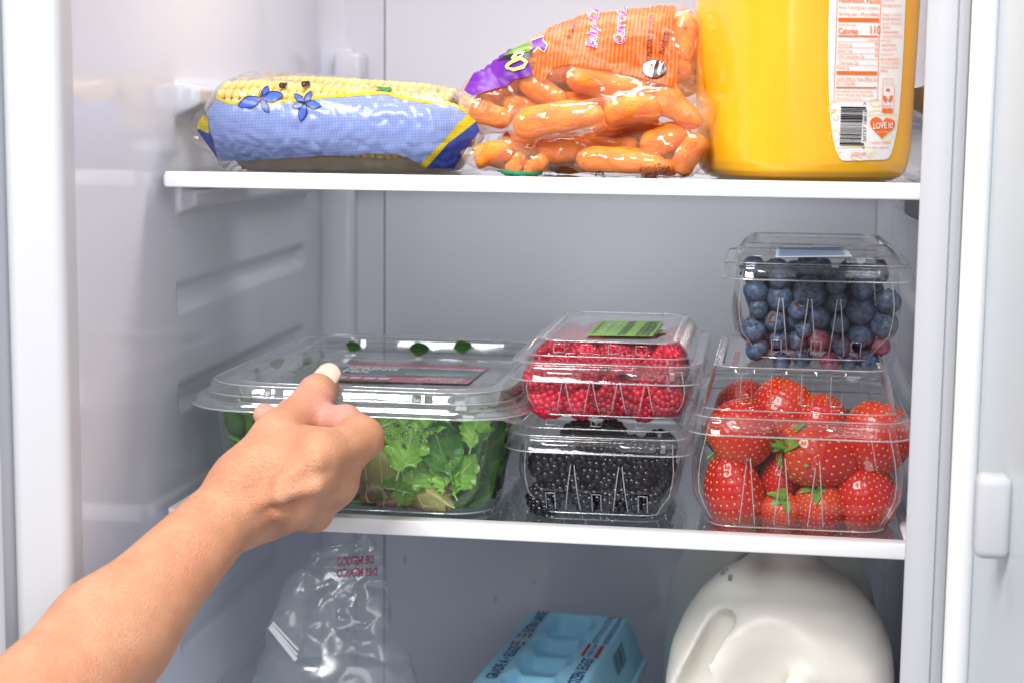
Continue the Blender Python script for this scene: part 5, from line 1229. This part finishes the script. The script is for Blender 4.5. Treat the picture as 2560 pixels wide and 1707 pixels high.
ub, uf = bag('carrot_bag', 'orange and purple printed carrot bag slumped on top of another', upp, [(K(170, 890, .050), K(140, 780, .062), .014, .010), (K(290, 800, .070), K(440, 670, .080), .012, .012), (K(520, 610, .084), K(700, 500, .088), .012, .012), (K(800, 440, .090), K(1050, 350, .096), .012, .012), (K(1200, 320, .098), K(1650, 300, .098), .012, .012), (K(1750, 420, .075), K(1800, 640, .065), .014, .014), (K(1960, 900, .05), K(2030, 880, .045), .012, .004), (K(1900, 260, .08), K(1950, 430, .08), .010, .008)], (.165, -.002, HS+.012), (.360, .155, HS+.118), .016, .0012)
ubv = bvh_of(uf); lbv = bvh_of(lf)
def line_mat():
    m, nt, out = mat_new('print_orange_lines'); b = N(nt, 'ShaderNodeBsdfPrincipled'); nt.links.new(b.outputs[0], out.inputs[0])
    tc = N(nt, 'ShaderNodeTexCoord'); wv = N(nt, 'ShaderNodeTexWave', bands_direction='X'); wv.inputs['Scale'].default_value = 120; wv.inputs['Distortion'].default_value = .6; nt.links.new(tc.outputs['Object'], wv.inputs[0])
    cr = N(nt, 'ShaderNodeValToRGB'); e = cr.color_ramp.elements; e[0].position = .25; e[0].color = (.45, .07, .012, 1); e[1].position = .6; e[1].color = (.85, .15, .02, 1); nt.links.new(wv.outputs[0], cr.inputs[0]); nt.links.new(cr.outputs[0], b.inputs['Base Color'])
    b.inputs['Alpha'].default_value = .80; b.inputs['Roughness'].default_value = .45; b.inputs['Specular IOR Level'].default_value = .25
    return m
M['orange_print'] = line_mat(); M['purple'] = pbr('print_purple', (.13, .012, .29), .42, spec=.3); M['cream'] = ink('ink_cream', (.88, .62, .22)); M['green_print'] = ink('print_green', (.10, .25, .015)); M['brown'] = ink('ink_brown', (.05, .018, .012))
M['violet'] = ink('ink_violet', (.30, .02, .36)); M['teal_print'] = ink('print_green_bag', (.05, .42, .20))
def dk(nm, VF, m, off=.0006, ml=22, par=None, bv=None): return decal(nm, VF, KQ, bv or ubv, M[m], par or ub, off, ml)
dk('orange_print', poly2d([(590, 610), (640, 450), (670, 330), (760, 180), (960, 60), (1100, 30), (1300, 10), (1500, 0), (1640, 20), (1765, 70), (1720, 300), (1790, 430), (1760, 720), (1640, 690), (1480, 650), (1330, 610), (1200, 575), (1050, 560), (900, 530), (760, 560), (680, 680)]), 'orange_print')
dk('purple_print', poly2d([(40, 745), (120, 600), (240, 470), (400, 400), (540, 470), (595, 620), (520, 635), (440, 655), (380, 710), (300, 730), (105, 790)]), 'purple', .0009)
dk('green_print', poly2d([(360, 470), (430, 420), (500, 385), (580, 358), (570, 420), (520, 440), (430, 452)]), 'green_print', .0012)
dk('black_print', poly2d([(310, 510), (380, 462), (560, 430), (600, 395), (590, 470), (545, 500), (470, 480), (390, 500)]), 'black', .0010)
dk('ribbon_print', poly2d([(590, 345), (690, 310), (680, 350), (710, 380), (690, 440), (640, 400), (600, 440)]), 'purple', .0012); dk('ribbon_edge', stroke2d([(590, 345), (690, 310), (680, 350), (710, 380), (690, 440), (640, 400), (600, 440)], 9), 'cream', .0014)
for w, m, o in ((46, 'black', .0013), (34, 'cream', .0016)):
    dk('logo', join2d(stroke2d([(385, 565), (450, 575), (520, 555), (540, 520), (500, 490), (440, 510), (395, 540), (385, 565)], w*.8), stroke2d([(430, 490), (470, 450), (520, 445), (500, 480), (440, 495)], w*.6)), m, o)
for b_, m, o in ((.045, 'white', .0012), (.008, 'violet', .0016)):
    for q in (xf(text2d('Baby-Cut', 1, .82, b_, shear=.2), 1112, 405, 86, 118), xf(text2d('Carrots', 1, .82, b_, shear=.2), 1335, 380, 86, 118)): dk('lettering', q, m, o, 30)
for q in (xf(text2d('PRODUCE OF U.S.A.', 1, .62, .012), 1570, 470, 88, 62), xf(text2d('POIDS NET', 1, .62, .012), 1668, 450, 74, 66), xf(text2d('ORGANIC', 1, .6, .01), 900, 330, 66, 52), xf(text2d('NET', 1, .8, .01), 1840, 260, 62, 30)): dk('lettering', q, 'brown', .0012, 30)
def seal(sx=0, sy=0): return 1588, 575
dk('seal', ell2d(1588, 575, 104, 82), 'brown', .0011, 20); dk('seal_face', ell2d(1588, 575, 94, 74), 'white', .0014, 20)
pts = [(1588+94*math.cos(t)*.98, 575+74*math.sin(t)*.98) for t in np.linspace(-1.3, 1.75, 20)]
dk('seal_field', poly2d(pts), 'brown', .0017, 20)
dk('seal_text', xf(text2d('USDA', 1, .75, .02), 1572, 618, 78, 44), 'brown', .0019, 20); dk('seal_text', xf(text2d('ORGANIC', 1, .66, .015), 1638, 640, 76, 40), 'white', .0020, 20)
dk('date_stamp', join2d(xf(text2d('BEST IF USED BY', 1, .66, .012), 1700, 1360, 197, 62), xf(text2d('22 23 NOV 24', 1, .66, .01), 1640, 1338, 190, 44)), 'brown', .0010, 30, lb, lbv)
dk('recycling_mark', join2d(*[stroke2d([(1145+34*math.cos(t+a), 1430+30*math.sin(t+a)) for t in np.linspace(0, .85, 6)], 12) for a in np.linspace(0, 2*math.pi, 7)[:-1]], stroke2d([(1145+18*math.cos(t), 1430+16*math.sin(t)) for t in np.linspace(0, 6.28, 18)], 5)), 'brown', .0010, 30, lb, lbv)
dk('green_print', poly2d([(300, 1385), (400, 1390), (560, 1405), (680, 1395), (640, 1450), (480, 1450), (360, 1440)]), 'teal_print', .0008, 22, lb, lbv)
dk('black_print', poly2d([(680, 1400), (855, 1395), (800, 1455), (650, 1460)]), 'black', .0009, 22, lb, lbv)
dk('bar_code', join2d(rect2d(1745, 1418, 1750, 1470), *[poly2d([(1745+i*15, 1440-i*4), (1752+i*15, 1436-i*4), (1768+i*15, 1482-i*4), (1761+i*15, 1486-i*4)]) for i in range(8)]), 'black', .0010, 30, lb, lbv)
# ------------------------------------------------------------------ milk jugs below the middle shelf
M['milk'] = pbr('milk_jug', (.76, .73, .655), .36, (.80, .77, .70), 14, sss=.12, sssr=(1, .85, .6), sssd=.010, spec=.45, bump=.00025, bscale=90)
M['cap_red'] = ink('cap_red', (.62, .015, .02))
def milk_field(P):
    z = P[..., 2]; x = P[..., 0]; y = P[..., 1]
    zs = [-.30, -.250, -.230, -.120, -.088, -.067, -.048, -.031, -.019, -.010, -.005, 0.0, .02]; rs = [.066, .070, .0760, .0770, .0770, .0745, .0675, .0565, .0440, .0300, .0240, .0215, .0215]
    r = np.interp(z, zs, rs); e = np.interp(z, [-.26, -.10, -.03], [4.2, 3.2, 2.0])
    rho = (np.abs(x)**e+np.abs(y)**e+1e-12)**(1/e); d = (rho-r)*.72
    d = smax(d, z-.004, .002); d = smax(d, -.2355-z, .012)
    # hand hole on the front left and the dished panel beside it
    d = smax(d, -sd_ell(P, (.000, -.086, -.094), (.034, .037, .054)), .020)
    d = smax(d, -sd_cone(P, (-.033, -.047, -.044), (-.053, -.057, -.098), .0110, .0155), .004); d = smax(d, -sd_cone(P, (-.053, -.057, -.098), (-.057, -.057, -.170), .0155, .0170), .005)
    d = smax(d, -sd_ell(P, (.050, -.088, -.150), (.022, .022, .09)), .03)
    d = smin(d, sd_cone(P, (.016, -.068, -.075), (.030, -.072, -.20), .006, .006), .018)
    return d
V, F = implicit(milk_field, (-.086, -.086, -.25), (.086, .086, .010), .0022); V = relax(V, F, 4)
MILK = meshdata('bottle', V, F, M['milk'])
CAPV = [(x, y, z) for z, r in ((-.0030, .0190), (-.0034, .0205), (.023, .0205), (.0240, .0190), (.0240, .001)) for x, y in super_ring(r, r, 36, 2)]
CAPM = meshdata('cap', CAPV, [(k*36+i, k*36+(i+1) % 36, (k+1)*36+(i+1) % 36, (k+1)*36+i) for k in range(4) for i in range(36)], M['cap_red'])
def milk_jug(loc, rz, label):
    t = empty('milk_jug', loc, (0, 0, rz)); tag(t, label, 'milk jug', 'milk jugs under the middle shelf')
    b = dobj('bottle', MILK, t); dobj('cap', CAPM, t); return t, b
mj, mb = milk_jug((.3985, .118, -.0360), -.12, 'plastic milk jug with its moulded handle facing the open door')
milk_jug((.3900, .285, -.0360), .35, 'second plastic milk jug half hidden behind the other one')
bpy.context.view_layer.update()
mw = mb.matrix_world if mb.matrix_world.translation.length > 0 else Matrix.Translation(mj.location)
mbv = BVHTree.FromPolygons([tuple(mw @ v.co) for v in MILK.vertices], [tuple(p.vertices) for p in MILK.polygons])
o = decal('date_stamp', join2d(xf(text2d('OCT 11', 1, .55, .01), 690, 300, 38, 44), xf(text2d('2022', 1, .6, .01), 770, 345, 82, 46)), lens(3.36, 3.36, 1600, 1350), mbv, M['black'], None, .0004, 30)
if o: o.data.transform(mw.inverted()); o.parent = mj
# ------------------------------------------------------------------ blue foam egg carton
M['foam'] = pbr('blue_foam', (.33, .70, .95), .5, (.37, .73, .96), 30, bump=.00012, bscale=900, sss=.2, sssr=(.5, .8, 1), sssd=.004)
EL, EH = .292, .0575
def carton_z(x, y):
    ax = abs(x); z = 0.0
    z -= .0012*(ax/.04)**4 if ax < .041 else 0
    if ax > .0400:
        q = min(1, (ax-.0400)/.0125); z = -.0012-.040*(q**1.25)
    e = EL/2-abs(y)
    if e < .022: z = min(z, -.040*max(0, 1-e/.022)**1.7)
    # scalloped trough along the middle
    if abs(y) < EL/2-.024:
        pitch = .0475; ph = ((y+.5)/pitch) % 1.0; hw = .0195-.0025*math.cos(2*math.pi*ph)
        c = sstep(0, 1, (hw-ax)/.006); dd = .0055+.0125*(ph if ph < .82 else (1-ph)/.18*.82)*(1-.35*(ax/hw)**2 if ax < hw else 1)
        ends = sstep(0, .008, EL/2-.024-abs(y)); z -= dd*float(c)*float(ends)
    return z
xs = np.concatenate([np.linspace(-.0525, -.038, 10), np.linspace(-.036, .036, 49), np.linspace(.038, .0525, 10)]); ys = np.linspace(-EL/2, EL/2, 170)
V = [(x, y, carton_z(x, y)) for x in xs for y in ys]
LIDM = meshdata('lid', V, grid(len(xs), len(ys)), M['foam'])
V = []; 
for (z, hw, hl) in ((-.0405, .0525, EL/2), (-.0408, .0562, EL/2+.0035), (-.0435, .0562, EL/2+.0035), (-.0440, .0530, EL/2), (-.052, .0490, EL/2-.004), (-EH, .0430, EL/2-.010)): V += [(p[0], p[1], z) for p in ring_pts(hw, hl, .010, 10, 5)]
n = len(V)//6
TRM = meshdata('tray', V, [(k*n+i, k*n+(i+1) % n, (k+1)*n+(i+1) % n, (k+1)*n+i) for k in range(5) for i in range(n)]+[tuple(5*n+i for i in range(n))[::-1]], M['foam'])
def carton(loc, rz, label):
    t = empty('egg_carton', loc, (0, 0, rz)); tag(t, label, 'egg carton', 'stacked blue egg cartons'); l = dobj('lid', LIDM, t); dobj('tray', TRM, t)
    tb = []
    for s in (-1, 1):
        V = [(.0545+.004*u*s*0, s*.045+.010*v, -.0405-.010*w_) for u in (0,) for v in (-1, -.5, 0, .5, 1) for w_ in (0, .5, 1)]
        o = mobj('latch', V, grid(5, 3), M['foam'], t); sm_ = o.modifiers.new('t', 'SOLIDIFY'); sm_.thickness = .003; sm_.offset = 1
    return t, l
ec, el_ = carton((.2225, .1950, -.1495), -.085, 'pale blue foam egg carton printed extra large in navy')
carton((.2150, .1950, -.1495-EH-.0012), -.07, 'pale blue foam egg carton carrying the printed one')
bpy.context.view_layer.update()
em = Matrix.Translation(Vector((.2225, .1950, -.1495))) @ Matrix.Rotation(-.085, 4, 'Z')
ebv = BVHTree.FromPolygons([tuple(em @ v.co) for v in LIDM.vertices], [tuple(p.vertices) for p in LIDM.polygons])
def on_carton(nm, VF, mat):
    """VF in carton metres (x across, y along)"""
    o = decal(nm, VF, lambda x, y: ((em @ Vector((x, y, .05))), Vector((0, 0, -1))), ebv, M[mat], None, .0005, .012)
    if o: o.data.transform(em.inverted()); o.parent = ec
def ct(s, x, y, size, ln, bold=.0):
    v = text2d(s, 1.0, 1.0, bold); w_ = max(p[0] for p in v[0]); V = [(x-p[1]*size, y+p[0]/w_*ln) for p in v[0]]; return V, v[1]
on_carton('lettering', join2d(ct('EXTRA LARGE', -.0245, .064, .0125, .058, .015)), 'navy')
on_carton('lettering', join2d(ct('GRADE A \u2022 EGGS', -.0245, -.055, .0125, .080, .015)), 'navy')
on_carton('lettering', join2d(ct('DOZEN EGGS', .0360, -.060, .0125, .070, .015)), 'navy')
on_carton('lettering', join2d(ct('NET WT. 27 OZS. (1 LB. 11 OZS.) 765g', .0305, .050, .0062, .072, .008)), 'navy')
on_carton('lettering', join2d(ct('KEEP REFRIGERATED AT OR BELOW 45\u00b0F', .0385, .050, .0058, .072, .008)), 'navy')
on_carton('lettering', join2d(ct('"PRODUCT OF USA"', .0325, .018, .0050, .026, .008)), 'navy')
for (x0, x1, y0, y1) in ((-.0345, -.0325, .126, .133), (-.0300, -.028, .126, .133), (-.0255, -.0235, .126, .133), (-.0345, -.0325, .050, .060), (-.0300, -.028, .050, .060), (-.0255, -.0235, .050, .060), (-.0345, -.0325, .028, .038), (-.0300, -.028, .028, .038), (-.0255, -.0235, .028, .038),
                         (.0255, .0278, .126, .135), (.0300, .0323, .126, .135), (.0345, .0368, .126, .135), (.0245, .0268, .014, .046), (.0345, .0375, .014, .046), (.0295, .0312, .014, .0165), (.0295, .0312, .0435, .046)):
    on_carton('red_bar', rect2d(x0, y0, x1, y1), 'red')
V = []; F = []; bb = random.Random(9); yb = .045
while yb < .088:
    wv = bb.choice((.0006, .0009, .0013)); o = len(V); V += [(.0455, yb, -.0105), (.0455, yb+wv, -.0105), (.0498, yb+wv, -.026), (.0498, yb, -.026)]; F.append((o, o+1, o+2, o+3)); yb += wv+bb.choice((.0012, .0018, .0024))
ebx = [em @ Vector((v[0]+.02, v[1], v[2]+.006)) for v in V]; W2 = []
for v in V:
    h = ebv.ray_cast(em @ Vector((.09, v[1], v[2]+.002)), (em.to_3x3() @ Vector((-1, 0, 0)))); W2.append(em.inverted() @ (h[0]+(em.to_3x3() @ Vector((.0005, 0, .0002)))) if h[0] is not None else Vector(v))
mobj('bar_code', W2, F, M['black'], ec)
# ------------------------------------------------------------------ clear produce bag standing open
M['zipfilm'] = clear_film('produce_film', (.95, .96, .965), .16, .06, 2.6, .11, bump=.0003, bscale=40, gain=.8, edge=.22, hazecol=(.72, .76, .80))
zb = empty('produce_bag', (.075, .15, ZB)); tag(zb, 'crumpled clear plastic produce bag with red mirrored print', 'bag'); zb.location = (0, 0, 0)
def ZP(cx, cy, Y): return at(600+cx/3.92, 1320+cy/3.92, Y)
rows = [(60, 1195, 1255, .150), (140, 1090, 1340, .150), (215, 760, 1385, .148), (300, 690, 1410, .146), (380, 645, 1425, .145), (480, 480, 1440, .143), (650, 400, 1470, .141), (850, 330, 1490, .139), (1050, 270, 1520, .137), (1250, 210, 1680, .136), (1517, 130, 1760, .135), (1900, 40, 1850, .134), (2500, -60, 1900, .133)]
V = []; nr = 26; nrow = 24; zr_ = random.Random(4)
for q in np.linspace(0, len(rows)-1, nrow):
    cy_, xl, xr, Y = [float(np.interp(q, range(len(rows)), [r[i] for r in rows])) for i in range(4)]
    th = float(np.interp(cy_, [60, 500, 1200, 1600, 2500], [.002, .010, .030, .045, .050]))
    a = ZP(xl, cy_, Y); b = ZP(xr, cy_, Y); a[2] = b[2] = max((a[2]+b[2])/2, ZB+.001)
    for i in range(nr):
        t = 2*math.pi*(i+.5*(len(V)//nr % 2))/nr; u = .5-.5*math.cos(t); p = a+(b-a)*u; p[1] += -th*math.sin(t)
        j = min(1, th/.012); p[0] += zr_.uniform(-.0030, .0030)*j; p[1] += zr_.uniform(-.0042, .0042)*j; p[2] = max(ZB+.001, p[2]+zr_.uniform(-.003, .003)*j)
        V.append(p)
bagm = mobj('film', V, [(k*nr+i, k*nr+(i+1) % nr, (k+1)*nr+(i+1) % nr) if (i+k) % 2 else (k*nr+i, k*nr+(i+1) % nr, (k+1)*nr+i) for k in range(nrow-1) for i in range(nr)]+[(k*nr+i, (k+1)*nr+(i+1) % nr, (k+1)*nr+i) if (i+k) % 2 else (k*nr+(i+1) % nr, (k+1)*nr+(i+1) % nr, (k+1)*nr+i) for k in range(nrow-1) for i in range(nr)], M['zipfilm'], zb); _ss = bagm.modifiers.new('soft', 'SUBSURF'); _ss.levels = 2; _ss.render_levels = 2
def sheet2(nm, quad, n1, n2, bul, par, mat):
    a, b, c, d = [np.array(q) for q in quad]; V = []
    for i in range(n1):
        u = i/(n1-1)
        for j in range(n2):
            v = j/(n2-1); p = (a*(1-u)+b*u)*(1-v)+(d*(1-u)+c*u)*v; p = p+np.array([0, -bul*math.sin(math.pi*u)*math.sin(math.pi*v), 0]); p[1] += .004*(ridged(p, 40)-.5); V.append(p)
    return mobj(nm, V, grid(n1, n2), mat, par)
sheet2('flap', [ZP(640, 380, .118), ZP(935, 660, .110), ZP(935, 1250, .104), ZP(560, 1260, .104)], 16, 20, .008, zb, M['zipfilm'])
sheet2('flap', [ZP(480, 470, .118), ZP(640, 380, .116), ZP(600, 1250, .102), ZP(285, 970, .108)], 12, 18, .006, zb, M['zipfilm'])
for k in range(3):
    a = ZP(290+k*14, 962-k*22, .100); b = ZP(550+k*10, 1290-k*50, .098); d = (b-a)/np.linalg.norm(b-a); s = np.array([d[2], 0, -d[0]])
    wv = .0016 if k == 0 else .0007
    mobj('zip_strip', [a-s*wv, a+s*wv, b+s*wv, b-s*wv, a-s*wv+[0, .0012, 0], a+s*wv+[0, .0012, 0], b+s*wv+[0, .0012, 0], b-s*wv+[0, .0012, 0]], [(0, 1, 2, 3), (7, 6, 5, 4), (0, 4, 5, 1), (1, 5, 6, 2), (2, 6, 7, 3), (3, 7, 4, 0)], pbr('zip_white%d' % k, (.72, .76, .80), .3, spec=.5), zb, False)
zbv = bvh_of(bagm); M['ink_crimson'] = ink('ink_crimson', (.42, .02, .07), alpha=.8)
decal('lettering', join2d(xf(text2d('DE MEXICO', 1, .62, .03, shear=-.15), 1310, 340, 4, 110, sx=-1), xf(text2d('DES MEXICO', 1, .62, .03, shear=-.15), 1345, 462, 2, 112, sx=-1)), lens(3.92, 3.92, 600, 1320), zbv, M['ink_crimson'], zb, .0006, 30)
# ------------------------------------------------------------------ stickers on the lids
def quad_print(nm, VF, corners, mat, parent, inv, lift=0.0):
    """VF in 0..1 x 0..1 of a flat quad (world corners)"""
    a, b, c, d = [np.array(q, float) for q in corners]
    V = [((a*(1-u)+b*u)*(1-v)+(d*(1-u)+c*u)*v)+np.array([0, 0, lift]) for u, v in VF[0]]
    o = mobj(nm, V, VF[1], mat, None, False); o.data.transform(inv); o.parent = parent; return o
def on_z(px, py, z):
    d = _f+(px-1280)/FPX*_r-(py-853.5)/FPX*_u; return CAM+(z-CAM[2])/d[2]*d
def unit_text(s, x, y, w, h, bold=0.0, rot=False, flip=False):
    v = text2d(s, 1.0, 1.0, bold); xs = [p[0] for p in v[0]]; lo, hi = min(xs), max(xs); V = []
    for p in v[0]:
        a, b = (p[0]-lo)/(hi-lo)*w, p[1]/.72*h
        V.append((x+a, y-b))
    return V, v[1]
def lab_of(tname): return next(o for o in bpy.data.objects if o.get('label', '').startswith(tname))
M['maroon'] = ink('label_maroon', (.40, .15, .20)); M['slate'] = ink('label_slate', (.15, .21, .22)); M['lime'] = ink('label_lime', (.26, .56, .035), .35); M['lilac'] = ink('label_lilac', (.62, .55, .62)); M['lime_dark'] = ink('ink_dark_green', (.03, .06, .03)); M['lime_pale'] = ink('ink_pale_green', (.66, .80, .52))  # maroon and slate lightened to paint in the lid's reflection over the label
bpy.context.view_layer.update()
ti = tub.matrix_world.inverted(); zl = .0006+TH-.0036+.0008
def SP(x, y): return on_z(820+x/5.6, 890+y/5.6, zl)
CR = [SP(330, 72), SP(2265, 148), SP(1960, 388), SP(-60, 330)]
lb0 = quad_print('label', ([(0, 0), (1, 0), (1, 1), (0, 1)], [(3, 2, 1, 0)]), CR, M['maroon'], tub, ti)
def lp(nm, VF, m, l): o = quad_print(nm, VF, CR, M[m], None, Matrix.Identity(4), l); o.data.transform(ti); o.parent = lb0
lp('label_band', rect2d(0, .30, 1, .70), 'slate', .0003); lp('label_band', rect2d(0, .22, .60, .31), 'lilac', .0005); lp('label_band', rect2d(.52, .22, 1, .31), 'lilac', .0006)
lp('label_print', unit_text('THOROUGHLY WASHED', .04, .30, .52, .065), 'maroon', .0009); lp('label_print', unit_text('READY TO EAT', .60, .30, .32, .065), 'maroon', .0009)
lp('label_print', join2d(unit_text('SPRING', .05, .46, .36, .13, .03), unit_text('MIX', .05, .62, .20, .13, .03)), 'white', .0007); lp('label_print', join2d(unit_text('BABY LETTUCES, BABY GREENS', .50, .60, .44, .04), unit_text('AND RADICCHIO', .58, .66, .26, .04)), 'white', .0007)
lp('label_print', join2d(unit_text('ORGANIC', .20, .14, .18, .06), unit_text('NO PRESERVATIVES', .05, .77, .34, .05), unit_text('KEEP REFRIGERATED', .66, .80, .28, .05), unit_text('NET WT 11 OZ', .62, .92, .32, .10), unit_text('312 g', .80, .995, .12, .06)), 'white', .0007)
for i in range(4): lp('label_badge', rect2d(.06+i*.10, .83, .14+i*.10, .95), 'lilac', .0006)
ro = lab_of('clear clamshell box of raspberries'); ri = ro.matrix_world.inverted(); zr = PZ+.0490-.0016+.0010
def GP(x, y): return on_z(1450+x/9.408, 790+y/9.408, zr)
CR = [GP(500, 118), GP(1985, 122), GP(1690, 485), GP(140, 465)]
lb0 = quad_print('sticker', ([(0, 0), (1, 0), (1, 1), (0, 1), (1.02, .5), (1.0, .98), (1.14, .62), (1.16, .70)], [(3, 2, 1, 0), (4, 5, 7, 6)]), CR, M['lime'], ro, ri)
ti = ri
def col_text(s, x, y0, y1, h, b=0.0):
    v = text2d(s, 1.0, 1.0, b); w_ = max(p[0] for p in v[0]); return [(x+p[1]*h, y0+(y1-y0)*p[0]/w_) for p in v[0]], v[1]
lp('sticker_print', join2d(col_text('RASPBERRIES', .46, .04, .96, .17, .01), col_text('RASPBERRIES', .74, .06, .98, .30, .01), col_text('KEEP REFRIGERATED', .04, .06, .9, .07)), 'lime_dark', .0004)
lp('sticker_print', join2d(col_text('ORGANIC', .17, .2, .9, .11, .02), col_text('PRODUCE', .30, .16, .94, .11, .02), col_text('6 OZ', .62, .42, .62, .1)), 'lime_pale', .0004)
lp('sticker_print', poly2d([(1.02, .55), (1.10, .66), (1.06, .9), (1.0, .95)]), 'lime_dark', .0005)
bo = lab_of('clear clamshell box of blueberries'); ti = bo.matrix_world.inverted(); zq = BZ+.0755-.0016-.0010
M['sticker_blue'] = ink('sticker_blue', (.16, .27, .50), .35); M['sticker_pale'] = ink('sticker_pale', (.50, .58, .68), .35)
def QP(x, y): return on_z(1800+x/4.48, 590+y/4.48, zq)
CR = [QP(640, 128), QP(1410, 130), QP(1480, 232), QP(620, 238)]
lb0 = quad_print('sticker', ([(0, 0), (1, 0), (1, 1), (0, 1)], [(3, 2, 1, 0)]), CR, M['sticker_pale'], bo, ti)
for i in range(5): lp('sticker_stripe', poly2d([(.02, .1+i*.18), (.95, .04+i*.18), (.9, .12+i*.18), (.05, .19+i*.18)]), 'sticker_blue', .0004)
so = lab_of('clear clamshell box of large strawberries'); ti = so.matrix_world.inverted(); zq = .1030+.0006-.0016+.0008
CR = [QP(160, 1290), QP(240, 1290), QP(190, 1480), QP(90, 1480)]
lb0 = None
for i in range(9):
    o = quad_print('printed_mark', rect2d(.1+.2*(i % 2), .04+i*.105, .9, .10+i*.105), CR, M['maroon'], so, ti, .0003)
# crumbs of ice and dirt on the middle shelf
cv, cf = ico(1.0, 1); V = []; F = []; cr_ = random.Random(21)
for i in range(260):
    x = cr_.uniform(.20, .465); y = cr_.uniform(.012, .06)+cr_.random()**3*.2; s = cr_.uniform(.0002, .00055); o = len(V)
    V += [(x+p[0]*s, y+p[1]*s, .0002+(p[2]+.6)*s*.7) for p in cv]; F += [tuple(o+i2 for i2 in f) for f in cf]
o = mobj('crumbs', V, F, pbr('crumb_tan', (.62, .52, .38), .6, (.8, .8, .8), 400), None); tag(o, 'pale crumbs and frost specks scattered on the middle glass shelf', 'crumbs', None, 'stuff')
